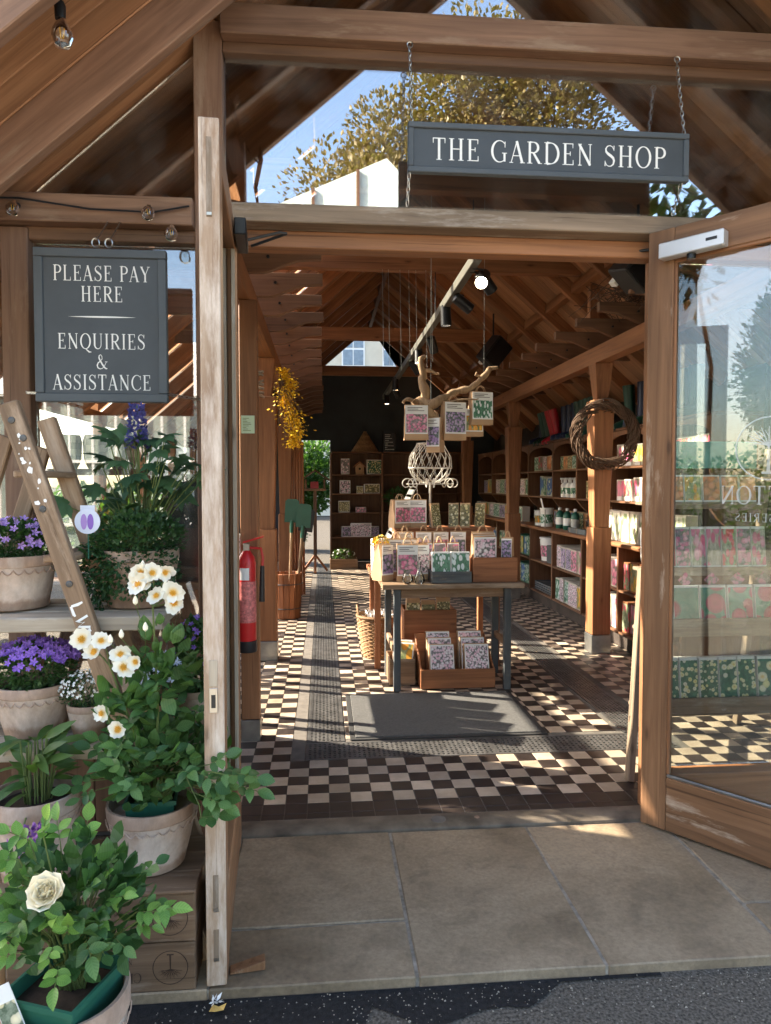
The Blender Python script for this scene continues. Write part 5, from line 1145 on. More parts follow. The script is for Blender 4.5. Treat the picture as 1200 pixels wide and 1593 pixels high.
# ---- driftwood branch with hanging bags
db = thing('driftwood_branch', 'twisted pale driftwood branch hung over the table with bulb bags on it', 'branch', (.95, 5.5, 2.1))
def limb(pts, rs_, seed):
    o = []; rr = []
    pts = [Vector(p) for p in pts]
    for i in range(len(pts) - 1):
        for k in range(5):
            f = k / 5; p = pts[i].lerp(pts[i + 1], f); o.append(p + Vector((mnoise.noise((i + f, seed, 0)), mnoise.noise((i + f, seed, 5)), mnoise.noise((i + f, seed, 9)))) * .035); rr.append((rs_[i] * (1 - f) + rs_[i + 1] * f) * (1 + .35 * mnoise.noise((i * 3 + f * 3, seed, 3))))
    o.append(pts[-1]); rr.append(rs_[-1]); return G().tube(o, rr, 8)
for i, (p_, r_) in enumerate([([(.74, 5.5, 2.16), (.80, 5.5, 2.26), (.78, 5.5, 2.38), (.76, 5.5, 2.52), (.79, 5.5, 2.54)], [.035, .036, .03, .022, .012]), ([(.70, 5.5, 2.17), (.82, 5.48, 2.16), (.95, 5.48, 2.21), (1.08, 5.5, 2.28), (1.2, 5.5, 2.33), (1.30, 5.5, 2.44), (1.37, 5.5, 2.46)], [.03, .045, .034, .03, .026, .022, .012]), ([(.80, 5.48, 2.14), (.90, 5.46, 2.05), (.86, 5.46, 1.99)], [.04, .024, .012]), ([(.77, 5.5, 2.42), (.85, 5.5, 2.43), (.90, 5.48, 2.40)], [.02, .014, .008]), ([(.72, 5.5, 2.18), (.66, 5.48, 2.20), (.63, 5.48, 2.17)], [.022, .014, .006]), ([(.95, 5.46, 2.19), (1.1, 5.42, 2.20), (1.2, 5.42, 2.205)], [.014, .008, .004]), ([(.78, 5.46, 2.12), (.70, 5.44, 2.05), (.69, 5.44, 1.98)], [.024, .012, .006]), ([(1.24, 5.5, 2.37), (1.2, 5.48, 2.42)], [.016, .006])]): part('limb', limb(p_, r_, i * 3.1), 'drift', db, ang=60)
for x, z in ((.84, 2.2), (1.26, 2.40)): part('hanging_wire', G().tube([(x, 5.5, z), (x + .02, 6.27, 3.43) if False else (x, 5.5, 3.9)], .002, 4), 'metal', db)
for i, (x, z, w_, h, rz, pn, lab) in enumerate([(.715, 1.885, .185, .27, -2, 'pink', 'hanging kraft bag with a pink flower card, leftmost under the driftwood'), (.845, 1.79, .115, .27, -32, 'lilac', 'hanging kraft bag turned sideways, lowest under the driftwood'), (1.02, 1.885, .19, .30, 16, 'lilac', 'hanging kraft bag with a purple flower card in the middle of the driftwood'), (1.235, 2.005, .18, .26, 10, 'snow', 'hanging kraft bag with a green and white card, highest on the right of the driftwood'), (1.18, 1.92, .15, .22, 6, 'yel', 'plain kraft bag hanging lowest on the right of the driftwood')]):
    t = bag(lab, (x, 5.40 + (.08 if i == 4 else .01 * i), z), R(rz), w_, h, .09, pn)
# ---- below the table
openbox('wooden_crate', 'open pine crate of bulb bags on the floor under the table', .725, 1.295, 5.21, 5.60, .004, .145, 'cedar', hb=.34)
for s, x in enumerate((.905, 1.165)):
    for k in range(3): bag('white and pink flower bag in the floor crate, %s stack, %s from the front' % (('left', 'right')[s], ORD[k]), (x + rnd.uniform(-.008, .008), 5.255 + .10 * k, .03 + .03 * k), R(rnd.uniform(-4, 4)), .195, .30, .085, 'white', handle=False, frame=False, lean=.28)
openbox('wooden_box', 'reddish box of brown cards on the floor behind the crate', .66, 1.10, 5.75, 6.05, .004, .50, 'cedar')
for k in range(3): pack('plain brown carton standing in the reddish box behind the crate, %s from the left' % ORD[k], (.74 + .13 * k, 5.78 + .02 * k, .02), 0, .115, .575 - .02 * (k % 2), .05, 'seed', 'kraft', False, 0, 'carton', 'carton')
openbox('wooden_box', 'small wooden box with yellow flower bags beside the left table leg', .50, .70, 5.33, 5.62, .004, .20, 'crate')
for k in range(2): bag('kraft bag with yellow flowers in the small box by the table leg, %s one' % ('front', 'back')[k], (.60, 5.37 + .10 * k, .05), R(-20), .16, .28, .08, 'yel', handle=False, frame=False, lean=.35)
def basket(label, x, y, rt, rb, h):
    t = thing('wicker_basket', label, 'basket', (x, y, 0)); g = G(); n = 26; rows = 22
    for j in range(rows):
        z = .012 + h * j / rows; r_ = rb + (rt - rb) * (j / rows) ** .8
        g.tube([(x + (r_ + .006 * math.cos(k * math.pi + j * math.pi)) * math.cos(2 * math.pi * k / n), y + (r_ + .006 * math.cos(k * math.pi + j * math.pi)) * math.sin(2 * math.pi * k / n), z) for k in range(n)], .0085, 5, closed=True)
    part('weave', g, 'wicker', t, kind='stuff', ang=60); g = G()
    for k in range(n):
        a = 2 * math.pi * k / n; g.tube([(x + rb * math.cos(a), y + rb * math.sin(a), .0), (x + rt * math.cos(a), y + rt * math.sin(a), h)], .006, 5)
    part('stakes', g, 'wicker', t, kind='stuff'); part('rim', G().tube([(x + rt * math.cos(a), y + rt * math.sin(a), h) for a in (k * math.pi / 18 for k in range(36))], .015, 7, closed=True), 'wicker', t); part('base', G().lathe([(rb, .002), (rb, .01)], (x, y, 0), 24), 'wicker', t)
    for s in (0, math.pi): part('handle', G().tube([(x + rt * math.cos(s + q), y + rt * math.sin(s + q), h + .09 * math.cos(q / .35 * math.pi / 2)) for q in (-.35 + .0875 * k for k in range(9))], .012, 6), 'wicker', t)
    return t
basket('round wicker basket with loop handles on the floor left of the tables', .50, 6.28, .20, .14, .37)
bb = single('bulb_heap', cloud(ell(rnd, (.50, 6.28, .34), (.15, .15, .06), 90, .3), .05, .03, rnd), 'paper', 'heap of pale papery bulbs in the wicker basket', 'bulbs', (.5, 6.28, .28), ang=0); bb['kind'] = 'stuff'
# ---- wreath on the near right pillar
wr_ = thing('twig_wreath', 'round wreath of woven dark twigs hanging on the near right pillar', 'wreath', (2.50, 6.13, 1.98)); g = G()
for k in range(95):
    a0 = rnd.uniform(0, 6.28); ln = rnd.uniform(.9, 2.4); ph = rnd.uniform(0, 6.28); tw = rnd.uniform(2, 5); n = 14; rr = rnd.uniform(.015, .06); pts = []
    for j in range(n):
        a = a0 + ln * j / (n - 1); out = 1.0 if 0 < j < n - 1 else 1.15; q = rr * out; pts.append((2.50 + (.265 + q * math.cos(ph + tw * a)) * math.cos(a), 6.115 + q * math.sin(ph + tw * a), 1.98 + (.265 + q * math.cos(ph + tw * a)) * math.sin(a)))
    g.tube(pts, [.0062 - .003 * abs(j / (n - 1) - .4) for j in range(n)], 5)
part('twigs', g, 'twig', wr_, kind='stuff'); part('hanger', G().tube([(2.50, 6.12, 2.25), (2.50, 6.17, 2.30)], .004, 5), 'metal', wr_)
# ---- right hand shelving
sh = thing('shelving_unit', 'long brown wooden shelving with a counter along the right wall', 'shelving', (3.0, 9.3, 0))
bar(sh, 'plinth', 2.80, 3.40, 5.2, 13.4, 0, .135, 'wallr', 'y'); bar(sh, 'counter', 2.735, 3.40, 5.2, 13.4, .952, .99, 'oak', 'y', .012)
LU = [5.22, 5.89, 6.41, 7.35, 8.33, 9.24, 10.15, 11.05, 11.95, 12.85, 13.38]
for y in LU: bar(sh, 'upright', 2.755, 3.40, y - .018, y + .018, .1505, .9515, 'shelf', 'z')
for i in range(len(LU) - 1):
    for z in (.136, .530): bar(sh, 'shelf_board', 2.76, 3.395, LU[i] + .0185, LU[i + 1] - .0185, z, z + .022, 'shelf', 'y')
part('back_panel', G().b2(3.396, 3.41, 5.2, 13.4, .14, 2.45), 'wallr', sh)
UU = [5.22, 6.25, 7.22, 8.11, 8.98, 10.08, 11.2, 12.3, 13.38]
for y in UU: part('upright', G().prism([(2.97, 1.36), (2.97, 2.08), (3.39, 2.08), (3.39, 1.0), (3.14, 1.02), (3.10, 1.10), (3.12, 1.20), (3.04, 1.27)], 'y', y - .018, y + .018), 'shelf', sh, .003)
for i in range(len(UU) - 1):
    for z in (1.352, 1.70): bar(sh, 'shelf_board', 2.975, 3.395, UU[i] + .0185, UU[i + 1] - .0185, z, z + .022, 'shelf', 'y')
    a, b = UU[i] + .0185, UU[i + 1] - .0185; m_ = (a + b) / 2
    part('arched_head', G().prism([(a, 2.079), (b, 2.079), (b, 1.94)] + [(m_ + (b - a) / 2 * math.cos(q), 1.94 + .10 * math.sin(q)) for q in (math.pi * k / 10 for k in range(1, 10))] + [(a, 1.94)], 'x', 2.975, 2.993), 'shelf', sh)
bar(sh, 'top_board', 2.96, 3.395, 5.2, 13.4, 2.081, 2.105, 'shelf', 'y')
rr = R(-90)
def row(lab, x, y0, y1, z, n, h, d, prs, kind='bulb_pack', cat='bulb pack', body='carton', card=True, tilt=0):
    for i in range(n):
        w_ = (y1 - y0) / n; p_ = prs[i % len(prs)]
        pack(lab % ORD[i], (x + rnd.uniform(-.006, .006), y0 + (i + .5) * w_, z), rr + rnd.uniform(-.06, .06), w_ * .92, h * rnd.uniform(.94, 1.04), d, p_, body, card, tilt, cat, kind, lab.split(',')[0])
row('pink tulip pack on the middle shelf by the near pillar, %s from right', 3.05, 5.35, 7.15, 1.375, 9, .225, .10, ['hot', 'rose', 'hot', 'hot', 'rose', 'hot'])
row('tulip pack on the upper bay by the wreath, %s from right', 3.05, 5.30, 7.15, 1.723, 9, .22, .10, ['hot', 'wtul', 'rose', 'rose', 'yel', 'yel', 'yel', 'hot'])
row('tall white tulip pack on the counter by the near pillar, %s from right', 2.86, 5.35, 7.0, .991, 8, .29, .10, ['wtul'], card=False)
row('red tulip bulb carton on the lower middle shelf by the door, %s from right', 2.80, 5.92, 6.38, .553, 3, .27, .30, ['rose', 'yel', 'rose'], 'bulb_carton', 'carton', 'cedar', False)
row('red tulip bulb carton on the bottom shelf near the door, %s from the door', 2.80, 5.92, 6.38, .159, 3, .29, .30, ['rose', 'hot', 'rose'], 'bulb_carton', 'carton', 'cedar', False)
row('pale pink flower carton beside the near pillar, bottom shelf, %s from right', 2.80, 6.45, 7.0, .159, 3, .30, .30, ['hot', 'wtul', 'pink'], 'bulb_carton', 'carton', 'carton', False)
row('pink hyacinth carton beside the near pillar, lower middle shelf, %s from right', 2.80, 6.45, 7.0, .553, 3, .28, .30, ['pink', 'hot', 'pink'], 'bulb_carton', 'carton', 'carton', False)
row('white lilac flower carton left of the near pillar, lower middle shelf, %s', 2.79, 7.40, 8.26, .553, 5, .26, .32, ['hot', 'pink', 'lilac', 'lilac', 'white'], 'bulb_carton', 'carton', 'carton', False)
row('white bulb carton left of the near pillar, bottom shelf, %s from it', 2.79, 7.40, 8.28, .159, 6, .27, .32, ['yel', 'white', 'white', 'snow', 'white', 'snow'], 'bulb_carton', 'carton', 'carton', False)
row('blue feed bag on the upper shelving left of the wreath, %s from it', 3.04, 9.05, 9.75, 1.375, 4, .27, .14, ['blue', 'blue', 'snow', 'blue'], 'feed_bag', 'bag', 'carton', False)
row('small box on the top bay left of the wreath, %s from the wreath', 3.04, 9.05, 10.0, 1.723, 5, .20, .12, ['snow', 'orange', 'white', 'rose', 'snow'], 'garden_box', 'box', 'carton', False)
row('mixed garden box far along the right shelves, %s from the door', 3.04, 10.15, 13.2, 1.375, 10, .24, .14, ['snow', 'white', 'blue', 'yel', 'lilac'], 'garden_box', 'box', 'carton', False)
row('garden carton far along the right lower shelves, %s from the door', 2.80, 10.2, 13.2, .553, 9, .25, .25, ['blue', 'snow', 'daff', 'blue'], 'garden_box', 'box', 'carton', False)
row('garden carton standing on the far counter, %s from the door', 2.9, 10.1, 13.2, .991, 9, .22, .12, ['snow', 'white', 'yel', 'lilac'], 'garden_box', 'box', 'carton', False)
row('dark green product box on the upper bay behind the wreath, %s from right', 3.05, 7.3, 8.05, 1.723, 5, .21, .12, ['snow', 'daff', 'blue', 'snow', 'orange'], 'garden_box', 'box', 'green', False)
row('small product box on the upper bay left of the wreath, %s from right', 3.05, 8.2, 8.92, 1.723, 5, .17, .12, ['lilac', 'snow', 'seed', 'orange', 'daff'], 'garden_box', 'box', 'kraft', False)
row('brown product box behind the near pillar on the middle shelf, %s from right', 3.05, 7.3, 8.0, 1.375, 5, .20, .12, ['seed', 'snow', 'lilac', 'daff'], 'garden_box', 'box', 'kraft', False)
row('bright garden bottle box on the lower shelf by the middle pillar, %s from right', 2.82, 9.32, 10.05, .553, 5, .27, .2, ['blue', 'snow', 'blue', 'yel', 'daff'], 'garden_box', 'box', 'green', False)
row('dark sack on the bottom shelf by the middle pillar, %s from right', 2.82, 9.32, 10.05, .159, 4, .28, .25, ['daff', 'snow', 'blue', 'seed'], 'garden_box', 'box', 'green', False)
row('small carton at the back of the counter between the pillars, %s from right', 3.15, 7.4, 9.7, .991, 10, .20, .12, ['seed', 'snow', 'lilac', 'orange', 'daff', 'blue'], 'garden_box', 'box', 'kraft', False)
# bottles, tubs, trays
def bottle(label, loc, h, r_, mat, cap='black', spray=False):
    t = thing('bottle', label, 'bottle', loc, 0, '%s bottles on the right shelving' % mat); x, y, z = loc
    part('body', G().lathe([(r_ * .9, 0), (r_, .008), (r_, h * .68), (r_ * .8, h * .78), (r_ * .34, h * .86), (r_ * .32, h * .9)], loc, 16), mat, t); part('cap', G().lathe([(r_ * .4, h * .9), (r_ * .4, h), (.001, h)], loc, 12), cap, t)
    if spray: part('trigger', G().b2(x - .06, x + .012, y - .009, y + .009, z + h, z + h + .025).b2(x - .05, x - .035, y - .006, y + .006, z + h - .04, z + h - .0005), cap, t)
    part('label', G().lathe([(r_ * 1.012, h * .2), (r_ * 1.012, h * .55)], loc, 16), 'paper' if mat != 'white' else PW['snow'], t)
for i in range(6): bottle('dark green bottle on the counter between the pillars, %s from right' % ORD[i], (2.93 + .05 * (i % 2), 8.02 + .135 * i, .991), .255, .048, 'green', 'white')
for i in range(4): bottle('white spray bottle on the middle shelf left of the wreath, %s from it' % ORD[i], (3.06, 8.24 + .17 * i, 1.375), .22, .052, 'white', 'white', True)
def tub(label, loc, h, r_, mat, pr_, name='tub'):
    t = thing(name, label, 'tub', loc); part('body', G().lathe([(r_ * .86, 0), (r_ * .98, h * .93), (r_ * 1.06, h * .935), (r_ * 1.06, h), (.001, h * 1.004)], loc, 28), mat, t); x, y, z = loc
    part('printed_band', G().lathe([(r_ * .91, h * .18), (r_ * .965, h * .66)], loc, 28), PW[pr_], t); part('handle', G().tube([(x - r_ * 1.08 * math.cos(a) * .25 - r_ * .98, y + r_ * math.sin(a - math.pi / 2), z + h * .86 - .07 * math.cos(a - math.pi / 2)) for a in (math.pi * k / 10 for k in range(11))], .004, 5), mat, t)
tub('white plastic tub of plant food on the lower middle shelf', (2.95, 8.93, .553), .30, .145, 'white', 'pink')
tub('green and white tub on the counter left of the bottles', (2.90, 8.98, .991), .24, .085, 'white', 'snow'); tub('white tub with yellow print on the counter behind the middle pillar', (2.90, 9.25, .991), .20, .08, 'white', 'yel')
openbox('black_planter', 'black square planter beside the white tub', 2.80, 3.05, 8.40, 8.66, .553, .22, 'bluepaint', cat='planter')
for k in range(4): openbox('plant_tray', 'dark green plant tray in the stack on the bottom shelf, %s from below' % ORD[k], 2.80, 3.30, 8.45, 9.15, .159 + .028 * k, .024, 'bluepaint', .008, cat='tray')
openbox('seed_propagator', 'long black seed propagator on the counter beside the near pillar', 2.80, 3.02, 7.35, 7.90, .991, .06, 'bluepaint', .008, cat='propagator')
part('clear_lid', G().taper((2.91, 7.625, 1.053), (.20, .52), (.16, .46), .09), 'glassd', bpy.data.objects['seed_propagator'])
sg = thing('sign_card', 'upright narrow price card standing on the counter between the pillars', 'sign', (2.85, 8.75, .991)); part('card', G().b2(-.002, .002, -.03, .03, .22, .38).xf(Matrix.Translation((2.84, 8.75, .991)) @ Matrix.Rotation(R(-14), 4, 'Y')), 'paper', sg); part('stand', G().b2(2.80, 2.81, 8.745, 8.755, .991, 1.22), 'metal', sg)
# boots along the top
def boot(label, loc, rz, mat, lean=0, h=.36):
    t = thing('rubber_boot', label, 'boot', loc, rz, 'rubber boots along the top of the shelving', world=False); ORG[t.name] = Vector((0, 0, 0)); m_ = Matrix.Rotation(lean, 4, 'X')
    g = G(); n = 14; prf_ = [(0, .0, .042, .05), (.0, .08, .042, .052), (.0, .16, .048, .05), (.004, h * .7, .056, .058), (.004, h, .062, .062)]
    vs = []
    for (cx, z, rx_, ry_) in prf_: vs += [(rx_ * math.cos(2 * math.pi * k / n), cx + ry_ * math.sin(2 * math.pi * k / n), z) for k in range(n)]
    g.add(vs, [(j * n + k, j * n + (k + 1) % n, (j + 1) * n + (k + 1) % n, (j + 1) * n + k) for j in range(len(prf_) - 1) for k in range(n)]); part('shaft', g.xf(m_), mat, t, ang=60)
    g = G(); vs = []
    for (y, rx_, zt) in [(.03, .044, .13), (-.03, .045, .10), (-.09, .047, .085), (-.15, .044, .07), (-.19, .028, .05)]: vs += [(rx_ * math.cos(math.pi * k / 8), y, zt * math.sin(math.pi * k / 8) ** .6 if 0 < k < 8 else .0) for k in range(9)]
    g.add(vs, [(j * 9 + k, j * 9 + k + 1, (j + 1) * 9 + k + 1, (j + 1) * 9 + k) for j in range(4) for k in range(8)] + [tuple(range(36, 45))]); part('foot', g.xf(m_), mat, t, ang=60)
    part('shade_disc', G().lathe([(.054, h - .02), (.001, h - .02)], (0, .004, 0), 14).xf(m_), 'black', t)  # black disc paints the shade inside the hollow boot top
    part('sole', G().prism([(.05 * math.cos(2 * math.pi * k / 16), -.07 + .135 * math.sin(2 * math.pi * k / 16)) for k in range(16)], 'z', -.012, .004).xf(m_), 'black', t)
for i, (y, m_, ln) in enumerate([(5.75, 'boot', 0), (5.93, 'boot', 0), (6.12, 'boot', .1), (6.32, 'boot', .05), (6.52, 'boot', 0), (6.75, 'navy', 0), (7.0, 'boot', .1), (7.9, 'boot', .15), (8.06, 'boot', .15), (8.25, 'boot', .1), (8.42, 'boot', .1), (8.62, 'navy', 0), (8.82, 'navy', 0), (9.0, 'navy', 0), (9.22, 'redrub', .25), (9.38, 'redrub', .25), (9.58, 'boot', .2), (9.75, 'boot', .2), (9.95, 'navy', 0)]):
    cn = {'boot': 'green', 'navy': 'navy', 'redrub': 'red'}[m_]; ps_ = 'right of the wreath' if y < 7.2 else 'left of the wreath'; k = sum(1 for q in (5.75, 5.93, 6.12, 6.32, 6.52, 6.75, 7.0) if q <= y) if y < 7.2 else sum(1 for q in (7.9, 8.06, 8.25, 8.42, 8.62, 8.82, 9.0, 9.22, 9.38, 9.58, 9.75, 9.95) if q <= y)
    boot('%s rubber boot on the shelving top %s, %s along' % (cn, ps_, ORD[k - 1]), (3.14, y, 2.118), rr, m_, ln, .43)
# ---- stepped stand behind the right door
ds = thing('display_stand', 'stepped weathered timber stand of bulb packs seen through the right door', 'display stand', (2.1, 3.8, 0))
SX = {0: 1.70, 1: 1.78, 2: 1.84, 3: 1.90}
for x, xt, xb in ((1.585, 1.74, 2.02), (2.66, 2.64, 2.64)):
    beam(ds, 'leg', (x, 3.50, 0), (xt, 3.72, 1.08), .035, .05, 'grey'); beam(ds, 'leg', (xb + .02, 4.30, 0), (xb, 3.99, 1.75), .035, .05, 'grey')
    beam(ds, 'brace', (x + .03, 3.56, .30), (xb, 4.22, .30), .024, .05, 'grey')
tiers = [(.305, .40, 3.58), (.70, .80, 3.72), (1.02, 1.07, 3.86), (1.40, 1.43, 3.97)]
for k, (z0, z1, y) in enumerate(tiers):
    bar(ds, 'front_board', SX[k] - .02, 2.60, y, y + .018, z0, z1, 'grey', 'x'); bar(ds, 'step_board', SX[k] - .015, 2.605, y + .0185, y + .17, z0 + .02, z0 + .04, 'grey', 'x')
M['teal'] = plain('teal_board', (.10, .30, .26), .5, .25, 8)
bar(ds, 'header_board', 1.92, 2.60, 4.05, 4.07, 1.64, 1.80, 'teal', 'x')
def srow(lab, tier, n, h, prs, x1=2.58, **k):
    z0, z1, y = tiers[tier]; x0 = SX[tier]
    for i in range(n):
        w_ = (x1 - x0) / n; pack(lab % ORD[i], (x0 + (i + .5) * w_, y + .03 + rnd.uniform(0, .01), z0 + .041), rnd.uniform(-.05, .05), w_ * .94, h, .06, prs[i % len(prs)], 'paper', False, .12, group=lab.split(',')[0], **k)
srow('daffodil bulb pack on the lowest step behind the right door, %s from the left', 0, 8, .26, ['daff'])
srow('crimson round flower pack on the second step behind the right door, %s from the left', 1, 5, .24, ['peony', 'peony', 'peony2'])
srow('pink tulip bulb pack on the third step behind the right door, %s from the left', 2, 8, .24, ['hot', 'rose', 'pink', 'hot'])
srow('orange flower pack on the top step behind the right door, %s from the left', 3, 6, .16, ['orange', 'orange', 'yel', 'orange'])
for i in range(5):
    x = 1.90 + .155 * i; single('diamond_tag', G().prism([(x - .045, 1.0), (x, .955), (x + .045, 1.0), (x, 1.045)], 'y', 3.843, 3.846), PW['pink'], 'small pink diamond price tag hanging on the third step, %s from the left' % ORD[i], 'tag', (x, 3.845, .955), ang=0)
# ---- fire extinguisher, card and bits on the left posts
fe = thing('fire_extinguisher', 'red fire extinguisher with black base and hose on the first left post', 'fire extinguisher', (-.447, 4.17, .56)); EX, EY = -.447, 4.175
part('cylinder', G().lathe([(.052, .625), (.054, .64), (.054, 1.08), (.046, 1.12), (.026, 1.15), (.02, 1.16)], (EX, EY, 0), 24), 'red', fe)
part('base_ring', G().lathe([(.056, .565), (.058, .57), (.058, .63), (.055, .632)], (EX, EY, 0), 24), 'black', fe)
part('label', G().lathe([(.0548, .74), (.0548, .98)], (EX, EY, 0), 24), plain('extinguisher_label', (.55, .16, .15), .4, .5, 60), fe); part('white_label', G().add([(EX + .0552 * math.cos(a), EY + .0552 * math.sin(a), z) for z in (.99, 1.06) for a in (R(-130), R(-115), R(-100), R(-85), R(-70))], [(k, k + 1, k + 6, k + 5) for k in range(4)]), 'paper', fe)
part('valve', G().b2(EX - .018, EX + .018, EY - .018, EY + .018, 1.155, 1.20), 'metal', fe, .003); part('lever', G().prism([(EX - .02, 1.20), (EX + .10, 1.235), (EX + .10, 1.243), (EX - .02, 1.212)], 'y', EY - .01, EY + .01).prism([(EX + .0, 1.17), (EX + .09, 1.165), (EX + .09, 1.173), (EX + .0, 1.18)], 'y', EY - .009, EY + .009), 'red', fe)
part('hose', G().tube([(EX + .02, EY, 1.175), (EX + .085, EY - .01, 1.17), (EX + .095, EY - .015, 1.12), (EX + .092, EY - .015, 1.06)], .008, 7), 'red', fe); part('horn', G().tube([(EX + .092, EY - .015, 1.07), (EX + .088, EY - .012, .86)], [.013, .017], 10), 'black', fe)
nc = thing('notice_card', 'pale green notice card pinned on the first left post', 'notice', (-.44, 4.246, 1.85)); part('card', G().b2(-.480, -.402, 4.2435, 4.2465, 1.845, 1.95), plain('pale_green_card', (.60, .72, .50), .6, .06), nc)
g = G()
for k in range(9): g.b2(-.470, -.470 + .05 * (.7 + .3 * math.sin(k * 5)), 4.2425, 4.2432, 1.932 - .009 * k, 1.935 - .009 * k)
part('printed_lines', g, 'stem', nc, kind='stuff')
fg = thing('forsythia_garland', 'hanging bunch of yellow forsythia blossom on the left pillar', 'garland', (-.30, 6.1, 2.5)); pts = []
for i in range(1300):
    q = rnd.random(); z = 2.53 - .66 * q; r_ = (.03 + .075 * math.sin(math.pi * min(1, .10 + q * .80))) * (1 + .5 * mnoise.noise((q * 9, 1, 2))); a = rnd.uniform(0, 6.28); d = Vector((math.cos(a), math.sin(a), -.3)); u_ = abs(rnd.gauss(0, .55)); pts.append((Vector((-.335 + .11 * q + .02 * math.sin(q * 11), 6.10, z)) + d * r_ * min(u_, 1.7), d))
part('blossoms', cloud(pts, .028, .018, rnd, -.2), 'yellow', fg, kind='stuff', ang=0); g = G()
for i in range(26):
    a = rnd.uniform(0, 6.28); q = rnd.uniform(.4, 1); g.tube([(-.36, 6.12, 2.50), (-.33 + .04 * math.cos(a), 6.1 + .04 * math.sin(a), 2.5 - .3 * q), (-.27 + .11 * math.cos(a), 6.1 + .1 * math.sin(a), 2.5 - .62 * q)], .003, 4)
part('twigs', g, 'twig', fg, kind='stuff')
dbn = thing('driftwood_bundle', 'bundle of grey driftwood sticks fixed on the first left post', 'driftwood', (-.45, 4.45, 2.1))
for i in range(7): part('stick', limb([(-.62, 4.42 + .02 * i, 2.10 + .018 * i), (-.5, 4.43, 2.13 + .012 * i), (-.36, 4.44 - .01 * i, 2.08 + .025 * i)], [.014, .016, .008], i * 1.7), 'grey', dbn, ang=60)
# tools in a barrel
br = thing('wooden_barrel', 'half barrel of garden spades beside the left pillars', 'barrel', (-.42, 8.2, 0))
for k in range(16):
    a = 2 * math.pi * k / 16; o = beam(br, 'stave', (-.42 + .145 * math.cos(a), 8.2 + .145 * math.sin(a), .005), (-.42 + .165 * math.cos(a), 8.2 + .165 * math.sin(a), .52), .058, .018, 'cedar', (math.cos(a), math.sin(a), 0))
for z, r_ in ((.12, .162), (.40, .176)): part('hoop', G().tube([(-.42 + r_ * math.cos(a), 8.2 + r_ * math.sin(a), z) for a in (k * math.pi / 16 for k in range(32))], .006, 5, closed=True), 'iron', br)
def spade(label, x, y, tz, lean, mat, bh=.27):
    t = thing('garden_spade', label, 'spade', (x, y, .05)); m_ = Matrix.Translation((x, y, .05)) @ Matrix.Rotation(R(lean), 4, 'Y')
    part('shaft', G().tube([(0, 0, 0), (0, 0, tz)], .016, 8).xf(m_), 'drift', t); part('socket', G().tube([(0, 0, tz - .12), (0, 0, tz + .02)], [.019, .022], 8).xf(m_), mat, t)
    part('blade', G().prism([(-.085, tz), (.085, tz), (.080, tz + bh * .9), (.05, tz + bh), (-.05, tz + bh), (-.080, tz + bh * .9)], 'y', -.004, .004).xf(m_), mat, t)
spade('green bladed spade standing blade up in the barrel, nearest', -.32, 8.13, 1.0, 5, 'green'); spade('green bladed spade standing blade up in the barrel, behind to the left', -.40, 8.24, 1.05, 2, 'green'); spade('dark bladed spade standing in the barrel, at the back', -.36, 8.30, .95, 9, 'blackm')
for i in range(6): tl = single('tool_handle', G().tube([(-.44 + .035 * i, 9.75 + .03 * (i % 3), .01), (-.46 + .035 * i, 9.8, 2.0 + .06 * (i % 3))], .017, 8), 'cedar', 'long wooden tool handle leaning at the left pillars, %s from the left' % ORD[i], 'tool handle', (-.44 + .035 * i, 9.75, 0), group='tool handles by the left pillars')
# left table with pink things
lt = thing('display_table', 'wooden side table behind the first left post with pink packs', 'table', (-.8, 5.2, 0)); 
for i in range(3): bar(lt, 'top_plank', -1.05, -.56, 4.75 + .31 * i, 5.055 + .31 * i, .865, .90, 'plank', 'x')
for x, y in ((-1.0, 4.8), (-.60, 4.8), (-1.0, 5.62), (-.60, 5.62)): beam(lt, 'leg', (x, y, 0), (x, y, .864), .05, .05, 'crate')
for i in range(4):
    for z in (.90,): pack('pink flower pack on the left side table behind the post, %s from the door' % ORD[i], (-.66, 4.86 + .20 * i, z), R(60), .17, .26, .09, ('hot', 'pink', 'white')[i % 3], card=False)
# ---- far end: shelf unit, bird table and small goods
bs = thing('shelving_unit', 'brown open shelf unit against the dark back wall', 'shelving', (1.4, 13.7, 0))
for x in (.15, 1.13, 2.1, 2.68): bar(bs, 'upright', x - .018, x + .018, 13.5, 13.95, .05, 2.13, 'shelf', 'z')
for z in (.50, .97, 1.335, 1.70, 2.13):
    for a, b in ((.1685, 1.1115), (1.1485, 2.0815), (2.1185, 2.6615)): bar(bs, 'shelf_board', a, b, 13.5, 13.95, z, z + .024, 'shelf', 'x')
part('back_panel', G().b2(.14, 2.69, 13.951, 13.96, .05, 2.15), 'shelf', bs)
kl = [(.42, 1.724, .16, .30, 'white', 'cream bird feeder box'), (.98, 1.724, .28, .28, 'daff', 'green picture box'), (.42, 1.359, .20, .25, 'white', 'pale bird nesting kit'), (.70, 1.359, .13, .14, 'seed', 'small white tin'), (.94, 1.359, .30, .18, 'seed', 'low cream box'), (.40, .994, .22, .22, 'seed', 'beige packet'), (.72, .994, .20, .10, 'pink', 'small pink box'), (.45, .524, .18, .2, 'lilac', 'grey card box'), (.72, .524, .40, .26, 'white', 'box of bottles'), (.99, .524, .16, .2, 'lilac', 'dark card box')]
for x, z, w_, h, p_, lb_ in kl: pack(lb_ + ' on the back shelf unit, ' + {1.724: 'top', 1.359: 'second', .994: 'third', .524: 'bottom'}[z] + ' shelf', (x, 13.56, z), rnd.uniform(-.15, .15), w_, h, .14, p_, 'paper', False, 0, 'box', 'shelf_box')
